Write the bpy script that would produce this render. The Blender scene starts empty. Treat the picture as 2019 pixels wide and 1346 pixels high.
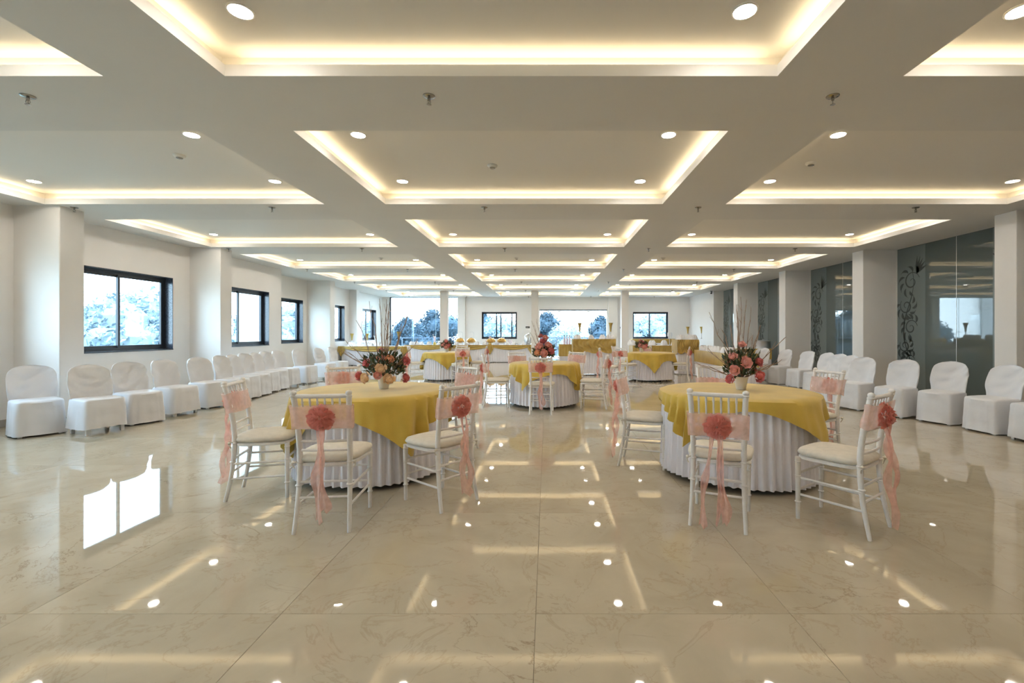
import bpy, math, random
from mathutils import Vector, Matrix, noise
random.seed(7)
PI = math.pi
sc = bpy.context.scene
COL = sc.collection

# ------------------------------------------------------------------ camera, world, exposure
CAMH, F, VX, VY = 1.29, 897.0, 1078.0, 656.0
cam = bpy.data.cameras.new('camera')
cam.sensor_width = 36.0
cam.lens = 36.0 * F / 2019.0
cam.shift_x = -(VX - 1009.5) / 2019.0
cam.shift_y = (VY - 673.0) / 2019.0
cam.clip_start, cam.clip_end = 0.05, 300
co = bpy.data.objects.new('camera', cam)
COL.objects.link(co)
co.location = (0, 0, CAMH)
co.rotation_euler = (PI / 2, 0, 0)
sc.camera = co

SKY = 10.0
LAMP = 92.0
COVE = 8.0
wd = bpy.data.worlds.new('overcast_sky')
sc.world = wd
wd.use_nodes = True
nt = wd.node_tree
bg = nt.nodes['Background']
tc = nt.nodes.new('ShaderNodeTexCoord')
sp = nt.nodes.new('ShaderNodeSeparateXYZ')
rp = nt.nodes.new('ShaderNodeValToRGB')
nt.links.new(tc.outputs['Generated'], sp.inputs[0])
nt.links.new(sp.outputs['Z'], rp.inputs[0])
rp.color_ramp.elements[0].position = 0.0
rp.color_ramp.elements[0].color = (0.92, 0.96, 1.0, 1)
rp.color_ramp.elements[1].position = 0.7
rp.color_ramp.elements[1].color = (0.70, 0.84, 1.0, 1)
nt.links.new(rp.outputs[0], bg.inputs[0])
bg.inputs[1].default_value = SKY
vs = sc.view_settings
vs.view_transform = 'Standard'
vs.look = 'None'
vs.exposure = 0.72
vs.gamma = 1.0
vs.use_curve_mapping = False

# ------------------------------------------------------------------ helpers
class MB:
    """collects shapes into one mesh"""
    def __init__(s):
        s.v, s.f = [], []
    def add(s, vs_, fs):
        b = len(s.v)
        s.v += [tuple(p) for p in vs_]
        s.f += [tuple(b + i for i in f) for f in fs]
        return s
    def box(s, x0, x1, y0, y1, z0, z1):
        return s.add([(x0, y0, z0), (x1, y0, z0), (x1, y1, z0), (x0, y1, z0),
                      (x0, y0, z1), (x1, y0, z1), (x1, y1, z1), (x0, y1, z1)],
                     [(0, 3, 2, 1), (4, 5, 6, 7), (0, 1, 5, 4), (1, 2, 6, 5), (2, 3, 7, 6), (3, 0, 4, 7)])
    def cbox(s, x0, x1, y0, y1, z0, z1, c=0.01):
        """box with chamfered vertical and horizontal edges"""
        rings = []
        for z, k in ((z0, c), (z0 + c, 0), (z1 - c, 0), (z1, c)):
            a0, a1, b0, b1 = x0 + k, x1 - k, y0 + k, y1 - k
            rings.append([(a0 + c, b0, z), (a1 - c, b0, z), (a1, b0 + c, z), (a1, b1 - c, z),
                          (a1 - c, b1, z), (a0 + c, b1, z), (a0, b1 - c, z), (a0, b0 + c, z)])
        return s.rings(rings)
    def rings(s, rings, cap0=True, cap1=True, closed=True):
        n = len(rings[0])
        vs_ = [p for r in rings for p in r]
        fs = []
        m = n if closed else n - 1
        for i in range(len(rings) - 1):
            for j in range(m):
                a, b = i * n + j, i * n + (j + 1) % n
                fs.append((a, b, b + n, a + n))
        if cap0 and closed:
            fs.append(tuple(reversed(range(n))))
        if cap1 and closed:
            fs.append(tuple((len(rings) - 1) * n + j for j in range(n)))
        return s.add(vs_, fs)
    def tube(s, pts, r, n=8, caps=True):
        pts = [Vector(p) for p in pts]
        rr = r if isinstance(r, (list, tuple)) else [r] * len(pts)
        rings = []
        for i, p in enumerate(pts):
            d = (pts[min(i + 1, len(pts) - 1)] - pts[max(i - 1, 0)]).normalized()
            u = d.cross(Vector((0, 0, 1)))
            if u.length < 1e-3 or abs(d.z) > 0.93:
                u = d.cross(Vector((0, 1, 0)))
            u.normalize()
            w = d.cross(u)
            rings.append([p + (u * math.cos(2 * PI * k / n) - w * math.sin(2 * PI * k / n)) * rr[i] for k in range(n)])
        return s.rings(rings, caps, caps)
    def lathe(s, prof, n=20, c=(0, 0, 0), cap0=True, cap1=True):
        return s.rings([[(c[0] + r * math.cos(2 * PI * k / n), c[1] + r * math.sin(2 * PI * k / n), c[2] + z)
                         for k in range(n)] for r, z in prof], cap0, cap1)
    def grid(s, fn, nu, nv, wrap=False):
        vs_ = [fn(i / nu, j / nv) for j in range(nv + 1) for i in range(nu + (0 if wrap else 1))]
        n = nu + (0 if wrap else 1)
        fs = []
        for j in range(nv):
            for i in range(nu):
                a, b = j * n + i, j * n + (i + 1) % n
                fs.append((a, b, b + n, a + n))
        return s.add(vs_, fs)
    def build(s, name, mat, parent=None, smooth=False):
        me = bpy.data.meshes.new(name)
        me.from_pydata(s.v, [], s.f)
        me.materials.append(mat)
        if smooth:
            me.polygons.foreach_set('use_smooth', [True] * len(me.polygons))
            try:
                me.set_sharp_from_angle(angle=math.radians(50))
            except Exception:
                pass
        me.update()
        return link(name, me, parent)

def link(name, me, parent=None, loc=None, rot=None):
    o = bpy.data.objects.new(name, me)
    COL.objects.link(o)
    if parent is not None:
        o.parent = parent
    if loc is not None:
        o.location = loc
    if rot is not None:
        o.rotation_euler = rot
    return o

def tag(o, label=None, cat=None, group=None, kind=None):
    if label: o['label'] = label
    if cat: o['category'] = cat
    if group: o['group'] = group
    if kind: o['kind'] = kind
    return o

def empty(name, loc=(0, 0, 0), rz=0.0):
    o = bpy.data.objects.new(name, None)
    COL.objects.link(o)
    o.location = loc
    o.rotation_euler = (0, 0, rz)
    o.empty_display_size = 0.1
    return o

def copy_tree(o, parent=None):
    c = o.copy()
    COL.objects.link(c)
    if parent is not None:
        c.parent = parent
        c.matrix_parent_inverse = o.matrix_parent_inverse
    for ch in list(o.children):
        copy_tree(ch, c)
    return c

class Proto:
    """hands out the prototype itself first, then copies of it and of its parts"""
    def __init__(s, root):
        s.root, s.used = root, False
    def get(s, loc, rz=0.0, label=None, cat=None, group=None, scale=None):
        o = copy_tree(s.root) if s.used else s.root
        s.used = True
        o.location = loc
        o.rotation_euler = (0, 0, rz)
        if scale: o.scale = (scale,) * 3 if not isinstance(scale, tuple) else scale
        tag(o, label, cat, group)
        return o

def solidify(o, t, off=-1):
    m = o.modifiers.new('thickness', 'SOLIDIFY')
    m.thickness = t
    m.offset = off
    return o

# ------------------------------------------------------------------ materials
MATS = {}
def mat(name, col, rough=0.5, metal=0.0, spec=0.5, noise_amt=0.0, noise_scale=8.0, bump=0.0, bump_scale=40.0,
        emit=None, estr=0.0, alpha=1.0, sheen=0.0, coat=0.0, ior=1.5, trans=0.0, subs=0.0):
    m = bpy.data.materials.new(name)
    m.use_nodes = True
    n, l = m.node_tree.nodes, m.node_tree.links
    b = n['Principled BSDF']
    b.inputs['Base Color'].default_value = (*col, 1)
    b.inputs['Roughness'].default_value = rough
    b.inputs['Metallic'].default_value = metal
    b.inputs['Specular IOR Level'].default_value = spec
    b.inputs['IOR'].default_value = ior
    b.inputs['Alpha'].default_value = alpha
    b.inputs['Sheen Weight'].default_value = sheen
    b.inputs['Coat Weight'].default_value = coat
    if emit:
        b.inputs['Emission Color'].default_value = (*emit, 1)
        b.inputs['Emission Strength'].default_value = estr
    if noise_amt or bump:
        t = n.new('ShaderNodeTexCoord')
    if noise_amt:
        nz = n.new('ShaderNodeTexNoise')
        nz.inputs['Scale'].default_value = noise_scale
        nz.inputs['Detail'].default_value = 5
        l.new(t.outputs['Object'], nz.inputs['Vector'])
        r = n.new('ShaderNodeValToRGB')
        r.color_ramp.elements[0].position = 0.3
        r.color_ramp.elements[1].position = 0.7
        r.color_ramp.elements[0].color = (*[c * (1 - noise_amt) for c in col], 1)
        r.color_ramp.elements[1].color = (*[min(1, c * (1 + noise_amt)) for c in col], 1)
        l.new(nz.outputs[0], r.inputs[0])
        l.new(r.outputs[0], b.inputs['Base Color'])
    if bump:
        nb = n.new('ShaderNodeTexNoise')
        nb.inputs['Scale'].default_value = bump_scale
        nb.inputs['Detail'].default_value = 3
        l.new(t.outputs['Object'], nb.inputs['Vector'])
        bp = n.new('ShaderNodeBump')
        bp.inputs['Strength'].default_value = bump
        bp.inputs['Distance'].default_value = 0.01
        l.new(nb.outputs[0], bp.inputs['Height'])
        l.new(bp.outputs[0], b.inputs['Normal'])
    MATS[name] = m
    return m

def marble():
    m = bpy.data.materials.new('polished_beige_marble')
    m.use_nodes = True
    n, l = m.node_tree.nodes, m.node_tree.links
    b = n['Principled BSDF']
    t = n.new('ShaderNodeTexCoord')
    oi = n.new('ShaderNodeObjectInfo')
    mul = n.new('ShaderNodeVectorMath'); mul.operation = 'SCALE'
    mul.inputs[0].default_value = (37.0, 91.0, 53.0)
    l.new(oi.outputs['Random'], mul.inputs['Scale'])
    ad = n.new('ShaderNodeVectorMath'); ad.operation = 'ADD'
    l.new(t.outputs['Object'], ad.inputs[0]); l.new(mul.outputs[0], ad.inputs[1])
    def nz(scale, detail, dist=0.0, rough=0.6):
        q = n.new('ShaderNodeTexNoise')
        q.inputs['Scale'].default_value = scale; q.inputs['Detail'].default_value = detail
        q.inputs['Distortion'].default_value = dist; q.inputs['Roughness'].default_value = rough
        l.new(ad.outputs[0], q.inputs['Vector']); return q
    cloud = nz(1.6, 6, 0.6)
    r1 = n.new('ShaderNodeValToRGB')
    r1.color_ramp.elements[0].position = 0.28; r1.color_ramp.elements[0].color = (0.44, 0.375, 0.27, 1)
    r1.color_ramp.elements[1].position = 0.72; r1.color_ramp.elements[1].color = (0.55, 0.48, 0.36, 1)
    l.new(cloud.outputs[0], r1.inputs[0])
    def vein(scale, width, dist):
        q = nz(scale, 7, dist, 0.62)
        s_ = n.new('ShaderNodeMath'); s_.operation = 'SUBTRACT'; s_.inputs[1].default_value = 0.5
        a_ = n.new('ShaderNodeMath'); a_.operation = 'ABSOLUTE'
        d_ = n.new('ShaderNodeMapRange'); d_.inputs['From Min'].default_value = 0.0
        d_.inputs['From Max'].default_value = width
        d_.inputs['To Min'].default_value = 1.0; d_.inputs['To Max'].default_value = 0.0
        l.new(q.outputs[0], s_.inputs[0]); l.new(s_.outputs[0], a_.inputs[0]); l.new(a_.outputs[0], d_.inputs['Value'])
        return d_
    v1, v2 = vein(0.9, 0.008, 1.4), vein(2.3, 0.014, 0.8)
    patch = nz(1.1, 2)
    pr = n.new('ShaderNodeMapRange'); pr.inputs['From Min'].default_value = 0.48; pr.inputs['From Max'].default_value = 0.66
    l.new(patch.outputs[0], pr.inputs['Value'])
    m1 = n.new('ShaderNodeMath'); m1.operation = 'MULTIPLY'; v1.inputs['To Min'].default_value = 0.55; l.new(v1.outputs[0], m1.inputs[0]); l.new(pr.outputs[0], m1.inputs[1])
    mx = n.new('ShaderNodeMix'); mx.data_type = 'RGBA'
    mx.inputs['B'].default_value = (0.17, 0.11, 0.06, 1)
    l.new(m1.outputs[0], mx.inputs['Factor']); l.new(r1.outputs[0], mx.inputs['A'])
    m2 = n.new('ShaderNodeMath'); m2.operation = 'MULTIPLY'; m2.inputs[1].default_value = 0.33; l.new(v2.outputs[0], m2.inputs[0])
    mx2 = n.new('ShaderNodeMix'); mx2.data_type = 'RGBA'
    mx2.inputs['B'].default_value = (0.34, 0.25, 0.15, 1)
    l.new(m2.outputs[0], mx2.inputs['Factor']); l.new(mx.outputs['Result'], mx2.inputs['A'])
    l.new(mx2.outputs['Result'], b.inputs['Base Color'])
    b.inputs['Roughness'].default_value = 0.025
    b.inputs['IOR'].default_value = 1.55
    w = n.new('ShaderNodeTexNoise'); w.inputs['Scale'].default_value = 2.2; w.inputs['Detail'].default_value = 1
    l.new(ad.outputs[0], w.inputs['Vector'])
    bp = n.new('ShaderNodeBump'); bp.inputs['Strength'].default_value = 0.05; bp.inputs['Distance'].default_value = 0.006
    l.new(w.outputs[0], bp.inputs['Height']); l.new(bp.outputs[0], b.inputs['Normal'])
    return m

def clear_glass(name, tint, refl=0.08):
    m = bpy.data.materials.new(name)
    m.use_nodes = True
    n, l = m.node_tree.nodes, m.node_tree.links
    n.remove(n['Principled BSDF'])
    out = n['Material Output']
    tr = n.new('ShaderNodeBsdfTransparent'); tr.inputs[0].default_value = (*tint, 1)
    gl = n.new('ShaderNodeBsdfGlossy'); gl.inputs['Roughness'].default_value = 0.02
    fr = n.new('ShaderNodeFresnel'); fr.inputs[0].default_value = 1.45
    mm = n.new('ShaderNodeMath'); mm.operation = 'MULTIPLY'; mm.inputs[1].default_value = refl * 10
    mm.use_clamp = True
    mx = n.new('ShaderNodeMixShader')
    l.new(fr.outputs[0], mm.inputs[0]); l.new(mm.outputs[0], mx.inputs[0])
    l.new(tr.outputs[0], mx.inputs[1]); l.new(gl.outputs[0], mx.inputs[2])
    l.new(mx.outputs[0], out.inputs[0])
    return m

def sheer(name, col, see):
    """thin organza: partly see-through, partly translucent cloth"""
    m = bpy.data.materials.new(name)
    m.use_nodes = True
    n, l = m.node_tree.nodes, m.node_tree.links
    n.remove(n['Principled BSDF'])
    out = n['Material Output']
    df = n.new('ShaderNodeBsdfDiffuse'); df.inputs[0].default_value = (*col, 1)
    tl = n.new('ShaderNodeBsdfTranslucent'); tl.inputs[0].default_value = (*col, 1)
    tr = n.new('ShaderNodeBsdfTransparent')
    a = n.new('ShaderNodeMixShader'); a.inputs[0].default_value = 0.4
    l.new(df.outputs[0], a.inputs[1]); l.new(tl.outputs[0], a.inputs[2])
    t = n.new('ShaderNodeTexCoord')
    wv = n.new('ShaderNodeTexNoise'); wv.inputs['Scale'].default_value = 30; wv.inputs['Detail'].default_value = 3
    l.new(t.outputs['Object'], wv.inputs['Vector'])
    mr = n.new('ShaderNodeMapRange'); mr.inputs['From Min'].default_value = 0.3; mr.inputs['From Max'].default_value = 0.7
    mr.inputs['To Min'].default_value = max(0, see - 0.07); mr.inputs['To Max'].default_value = min(1, see + 0.07)
    l.new(wv.outputs[0], mr.inputs['Value'])
    mx = n.new('ShaderNodeMixShader')
    l.new(mr.outputs[0], mx.inputs[0]); l.new(a.outputs[0], mx.inputs[1]); l.new(tr.outputs[0], mx.inputs[2])
    l.new(mx.outputs[0], out.inputs[0])
    return m

M_MARBLE = marble()
M_JOINT = mat('tile_joint', (0.30, 0.24, 0.16), 0.6)
M_WALL = mat('wall_paint', (0.80, 0.765, 0.725), 0.55, noise_amt=0.02, noise_scale=1.5)
M_CEIL = mat('ceiling_paint', (0.70, 0.68, 0.645), 0.7, noise_amt=0.02, noise_scale=1.2)
M_COFFER = mat('coffer_paint', (0.76, 0.73, 0.68), 0.6)
M_LIP = mat('white_lip_paint', (0.90, 0.89, 0.87), 0.45)
M_SKIRTING = mat('skirting_stone', (0.36, 0.33, 0.29), 0.25)
M_WHITESTONE = mat('pale_skirting', (0.62, 0.60, 0.56), 0.3)
M_FRAME = mat('dark_window_frame', (0.018, 0.022, 0.030), 0.35)
M_REVEAL = mat('dark_granite_reveal', (0.045, 0.05, 0.065), 0.22, noise_amt=0.5, noise_scale=60)
M_GLASS = clear_glass('window_glass', (0.80, 0.93, 1.0), 0.012)
M_DOORGLASS = clear_glass('door_glass', (0.84, 0.95, 1.0))
M_GLASSEDGE = mat('glass_edge', (0.75, 0.88, 0.9), 0.15)
M_PARTGLASS = mat('dark_partition_glass', (0.105, 0.130, 0.125), 0.02, ior=1.62)
M_FILM = mat('frosted_film', (0.16, 0.19, 0.185), 0.30, spec=0.6)
M_ETCH = mat('etched_ornament', (0.05, 0.062, 0.058), 0.35)
M_STEEL = mat('brushed_steel', (0.62, 0.62, 0.62), 0.28, 1.0)
M_CHROME = mat('chrome', (0.36, 0.35, 0.33), 0.2, 1.0)
M_BRASS = mat('hammered_brass', (0.60, 0.36, 0.11), 0.28, 1.0, bump=0.4, bump_scale=60)
M_GOLDV = mat('gold_vase', (0.58, 0.42, 0.13), 0.30, 0.8)
M_TRIM = mat('lamp_trim', (0.85, 0.83, 0.8), 0.4)
M_LAMP = mat('lamp_diffuser', (1, 1, 1), 0.5, emit=(1.0, 0.93, 0.84), estr=LAMP)
M_COVE = mat('cove_strip', (1, 1, 1), 0.5, emit=(1.0, 0.80, 0.50), estr=COVE)
M_PLASTIC = mat('white_plastic', (0.72, 0.71, 0.68), 0.4)
M_DARKPL = mat('dark_plastic', (0.03, 0.03, 0.035), 0.4)
M_CHAIR = mat('white_chair_paint', (0.80, 0.76, 0.72), 0.32, noise_amt=0.04, noise_scale=30)
M_CUSHION = mat('cream_cushion', (0.68, 0.62, 0.52), 0.8, noise_amt=0.06, noise_scale=25, bump=0.3, bump_scale=30)
M_SASH = sheer('pink_organza', (0.93, 0.60, 0.50), 0.56)
M_TAIL = sheer('pink_organza_tail', (0.90, 0.52, 0.43), 0.42)
M_ROSETTE = sheer('coral_organza', (0.80, 0.35, 0.29), 0.06)
M_GOLD = mat('gold_cloth', (0.60, 0.405, 0.062), 0.8, sheen=0.3, noise_amt=0.08, noise_scale=6, bump=0.15, bump_scale=150)
M_GOLD2 = mat('gold_satin', (0.50, 0.33, 0.075), 0.45, sheen=0.3, noise_amt=0.12, noise_scale=5)
M_SKIRT = mat('white_skirt_cloth', (0.80, 0.77, 0.80), 0.75, sheen=0.2, noise_amt=0.02, noise_scale=20)
M_COVER = mat('white_satin_cover', (0.72, 0.72, 0.74), 0.42, sheen=0.2, bump=0.7, bump_scale=7)
M_NAPKIN = mat('white_napkin', (0.85, 0.84, 0.84), 0.8)
M_POT = mat('cream_pot', (0.78, 0.74, 0.66), 0.35)
M_TWIG = mat('dry_twig', (0.33, 0.22, 0.15), 0.8, noise_amt=0.3, noise_scale=20)
M_LEAF = mat('dark_leaf', (0.055, 0.085, 0.04), 0.55, noise_amt=0.5, noise_scale=20)
M_LEAF2 = mat('dry_olive_leaf', (0.16, 0.115, 0.055), 0.6, noise_amt=0.4, noise_scale=20)
M_ROSE = {'pink': mat('pink_rose', (0.64, 0.17, 0.17), 0.6), 'peach': mat('peach_rose', (0.76, 0.36, 0.19), 0.6),
          'cream': mat('cream_rose', (0.82, 0.58, 0.36), 0.6), 'blush': mat('blush_rose', (0.74, 0.33, 0.27), 0.6)}
M_DARKSTEEL = mat('dark_steel', (0.04, 0.04, 0.045), 0.4, 0.6)
M_RAIL = mat('blue_grey_rail', (0.05, 0.075, 0.11), 0.5)
M_WOODTOP = mat('plywood_top', (0.42, 0.28, 0.16), 0.6)
M_TREE = mat('hazy_foliage', (0.019, 0.042, 0.064), 0.8, noise_amt=0.25, noise_scale=1.2)  # bluish outdoor haze is mixed into the leaf colour
M_TREE2 = mat('hazy_foliage_pale', (0.20, 0.245, 0.27), 0.8, noise_amt=0.25, noise_scale=1.2)  # leaf colour lightened to carry the haze and overexposed glare outside
M_BARK = mat('bark', (0.20, 0.16, 0.14), 0.9)
M_GROUND = mat('dry_ground', (0.30, 0.33, 0.28), 0.9, noise_amt=0.3, noise_scale=0.4)
M_CONC = mat('terrace_concrete', (0.50, 0.52, 0.54), 0.8)
M_CRYSTAL = mat('crystal', (0.85, 0.86, 0.88), 0.1, 0.0, coat=0.6)
M_PINKGLASS = mat('pale_pink_glass', (0.80, 0.66, 0.74), 0.25)

# ------------------------------------------------------------------ the room
CZ = 3.07                       # lower ceiling
CI = 3.235                       # inside the coffers
XL, XL2, XR = -7.455, -8.2, 7.54
YB, YF = -3.0, 22.7             # back wall behind the camera, far wall
JOG = 12.77
COFX = [(-6.95, -3.076), (-2.233, 1.60), (2.472, 6.37)]
COFY = [(0.87 + 3.14 * (k), 3.155 + 3.14 * k) for k in range(-1, 7)]   # row index 0 is behind the camera
CNAME = ['window-side', 'centre', 'glass-side']
ORD = ['', 'nearest', 'second', 'third', 'fourth', 'fifth', 'sixth', 'seventh']

# floor: slabs with tight recessed joints
fl = empty('floor')
tag(fl, kind='structure')
MB().box(XL2 - .3, XR + .3, YB - .3, YF + .2, -0.20, -0.012).build('screed', M_JOINT, fl)
TS = 1.17
g_ = 0.0008
def tile_mesh(x0, x1, y0, y1):
    cx, cy = (x0 + x1) / 2, (y0 + y1) / 2
    q = MB().cbox(x0 - cx + g_, x1 - cx - g_, y0 - cy + g_, y1 - cy - g_, -0.012, 0.0, 0.0008)
    me = bpy.data.meshes.new('tile'); me.from_pydata(q.v, [], q.f); me.materials.append(M_MARBLE); me.update()
    return me
tcache = {}
xs = [XL2 - .2] + [-0.05 + TS * k for k in range(-6, 7) if XL2 < -0.05 + TS * k < XR] + [XR + .2]
ys = [YB] + [-0.25 + TS * 1.0 * k for k in range(-2, 21) if YB < -0.25 + TS * k < YF] + [YF + .1]
for i in range(len(xs) - 1):
    for j in range(len(ys) - 1):
        w_, d_ = round(xs[i + 1] - xs[i], 4), round(ys[j + 1] - ys[j], 4)
        if (w_, d_) not in tcache:
            tcache[(w_, d_)] = tile_mesh(-w_ / 2, w_ / 2, -d_ / 2, d_ / 2)
        link('tile', tcache[(w_, d_)], fl, ((xs[i] + xs[i + 1]) / 2, (ys[j] + ys[j + 1]) / 2, 0))

# ceiling: one flat lower sheet with the coffers cut out, each coffer a tray above it
ce = empty('ceiling')
tag(ce, kind='structure')
lip = 0.012
xc = sorted([XL2 - .3, XR + .3] + [v for a in COFX for v in a])
yc = sorted([YB - .3, YF + .3] + [v for a in COFY for v in a])
m = MB()
for i in range(len(xc) - 1):
    for j in range(len(yc) - 1):
        mx_, my_ = (xc[i] + xc[i + 1]) / 2, (yc[j] + yc[j + 1]) / 2
        if any(a < mx_ < b for a, b in COFX) and any(a < my_ < b for a, b in COFY):
            continue
        m.add([(xc[i], yc[j], CZ), (xc[i + 1], yc[j], CZ), (xc[i + 1], yc[j + 1], CZ), (xc[i], yc[j + 1], CZ)], [(0, 3, 2, 1)])
m.build('beam_soffit', M_CEIL, ce)
MB().box(XL2 - .3, XR + .3, YB - .3, YF + .3, CI + .05, CI + .15).build('light_block_slab', M_CEIL, ce)  # unseen cover added above the coffers to block light from outside
LH, LD = 0.080, 0.052           # height of the lip, depth of the channel behind it
def tray(w, d):
    a, b = w / 2, d / 2
    q = MB()
    def ring(e, z): return [(-a - e, -b - e, z), (a + e, -b - e, z), (a + e, b + e, z), (-a - e, b + e, z)]
    q.rings([ring(lip, 0.0), ring(lip, 0.015), ring(lip + LD, 0.015), ring(lip + LD, CI - CZ)], False, True)
    p = MB().rings([ring(0, 0), ring(0, LH), ring(lip, LH), ring(lip, 0.0)], False, False)
    return q, p
def strips(w, d):
    a, b, e = w / 2, d / 2, lip + LD * 0.56
    q = MB(); t = .007; c_ = .09
    q.box(-a + c_, a - c_, -b - e - t, -b - e + t, .056, .074); q.box(-a + c_, a - c_, b + e - t, b + e + t, .056, .074)
    q.box(-a - e - t, -a - e + t, -b + c_, b - c_, .056, .074); q.box(a + e - t, a + e + t, -b + c_, b - c_, .056, .074)
    return q
tc_ = {}
for ci, (x0, x1) in enumerate(COFX):
    for (y0, y1) in COFY:
        k = (ci,)
        if k not in tc_:
            q_, p_ = tray(x1 - x0, y1 - y0)
            t_ = q_.build('coffer', M_COFFER, ce)
            l_ = p_.build('coffer_lip', M_LIP, t_)
            s_ = strips(x1 - x0, y1 - y0).build('cove_light_strip', M_COVE, t_)
            tc_[k] = (t_.data, s_.data, l_.data)
            t_.location = ((x0 + x1) / 2, (y0 + y1) / 2, CZ)
        else:
            t_ = link('coffer', tc_[k][0], ce, ((x0 + x1) / 2, (y0 + y1) / 2, CZ))
            link('cove_light_strip', tc_[k][1], t_)
            link('coffer_lip', tc_[k][2], t_)

# walls with openings
def wall_along_y(name, xin, xout, y0, y1, ops, z1=CZ + .25):
    q = MB()
    y = y0
    for (a, b, za, zb) in sorted(ops):
        if a > y: q.box(min(xin, xout), max(xin, xout), y, a, -.1, z1)
        if za > 0: q.box(min(xin, xout), max(xin, xout), a, b, -.1, za)
        if zb < z1: q.box(min(xin, xout), max(xin, xout), a, b, zb, z1)
        y = b
    if y1 > y: q.box(min(xin, xout), max(xin, xout), y, y1, -.1, z1)
    o = q.build(name, M_WALL); tag(o, kind='structure'); return o
def wall_along_x(name, yin, yout, x0, x1, ops, z1=CZ + .25):
    q = MB()
    x = x0
    for (a, b, za, zb) in sorted(ops):
        if a > x: q.box(x, a, min(yin, yout), max(yin, yout), -.1, z1)
        if za > 0: q.box(a, b, min(yin, yout), max(yin, yout), -.1, za)
        if zb < z1: q.box(a, b, min(yin, yout), max(yin, yout), zb, z1)
        x = b
    if x1 > x: q.box(x, x1, min(yin, yout), max(yin, yout), -.1, z1)
    o = q.build(name, M_WALL); tag(o, kind='structure'); return o

SILL, HEAD = 0.955, 2.38
WINA = [(9.07 - 1.95 + 3.14 * k, 9.07 + 3.14 * k) for k in (-3, -2, -1, 0, 1)]
WINB = [(13.35, 15.3), (16.5, 18.45), (20.25, 21.85)]
wall_along_y('wall_left', XL, XL - .26, YB, JOG, [(a, b, SILL, HEAD) for a, b in WINA])
wall_along_y('wall_left_far', XL2, XL2 - .26, JOG - .26, YF + .26, [(a, b, SILL, HEAD) for a, b in WINB])
tag(MB().box(XL2, XL - .26, JOG - .26, JOG, -.1, CZ + .1).build('wall_step', M_WALL), kind='structure')
FW_A, FW_D, FW_B, FW_G = (-3.24, -1.49, 0.99, 2.33), (-0.35, 3.01, 0, 2.45), (4.30, 6.05, 0.99, 2.33), (-7.84, -4.43, 0, CZ)
wall_along_x('wall_far', YF, YF + .26, XL2 - .26, XR + .3, [FW_A, FW_D, FW_B, FW_G])
wall_along_x('wall_back', YB, YB - .26, XL2 - .3, XR + .3, [])
tag(MB().box(7.12, XR + .3, 19.4, YF, -.1, CZ + .1).build('wall_right_far', M_WALL), kind='structure')
tag(MB().box(XR + .02, XR + .3, YB, 3.45, -.1, CZ + .1).build('wall_right', M_WALL), kind='structure')
tag(MB().box(XR + .30, XR + .36, 3.0, 19.6, -.1, CZ + .1).build('wall_behind_glass', M_DARKPL), kind='structure')

# pilasters and columns
def pillar(name, x0, x1, y0, y1):
    o = MB().cbox(x0, x1, y0, y1, -.01, CZ + .01, .006).build(name, M_WALL)
    return tag(o, kind='structure')
for k in range(-2, 2):
    pillar('pilaster', XL - .02, -6.81, 6.36 + 3.14 * k, 6.70 + 3.14 * k)
pillar('pilaster', XL2 - .02, -7.40, 15.55, 15.9)
pillar('pilaster', XL2 - .02, -7.90, 18.9, 19.2)
RCOL = [(3.45, 3.78), (6.60, 6.93), (9.80, 10.15), (13.0, 13.35), (16.25, 16.6)]
for a, b in RCOL:
    pillar('wall_column', 6.815, XR + .02, a, b)
for X in (-4.39, -0.507, 3.34):
    pillar('column', X - .155, X + .155, 19.35, 19.66)
pillar('pilaster', 3.06, 3.52, YF - .14, YF + .05)
pillar('pilaster', -4.42, -4.05, YF - .14, YF + .05)

# skirting
q = MB()
for (a, b) in ((YB, 0.08), (.42, 3.22), (3.56, 6.36), (6.70, 9.50), (9.84, JOG)):
    q.box(XL, XL + .014, a, b, 0, .10)
tag(q.build('baseboard_left', M_SKIRTING), kind='structure')
tag(MB().box(XL2, XL2 + .014, JOG, 15.55, 0, .10).box(XL2, XL2 + .014, 15.9, YF, 0, .10).build('baseboard_left_far', M_SKIRTING), kind='structure')
q = MB()
for k in range(-2, 2):
    q.box(XL, -6.80, 6.349 + 3.14 * k, 6.36 + 3.14 * k, 0, .10)
    q.box(-6.81, -6.80, 6.36 + 3.14 * k, 6.70 + 3.14 * k, 0, .10)
tag(q.build('baseboard_pilasters', M_SKIRTING), kind='structure')
q = MB()
for (a, b) in ((-4.05, -.35), (3.52, 7.12)):
    q.box(a, b, YF - .014, YF, 0, .10)
tag(q.build('baseboard_far', M_SKIRTING), kind='structure')
q = MB()
for i in range(4):
    q.box(XR - .05, XR + .02, RCOL[i][1], RCOL[i + 1][0], 0, .105)
q.box(XR - .05, XR + .02, 16.6, 19.4, 0, .105)
tag(q.build('baseboard_right', M_WHITESTONE), kind='structure')

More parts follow.
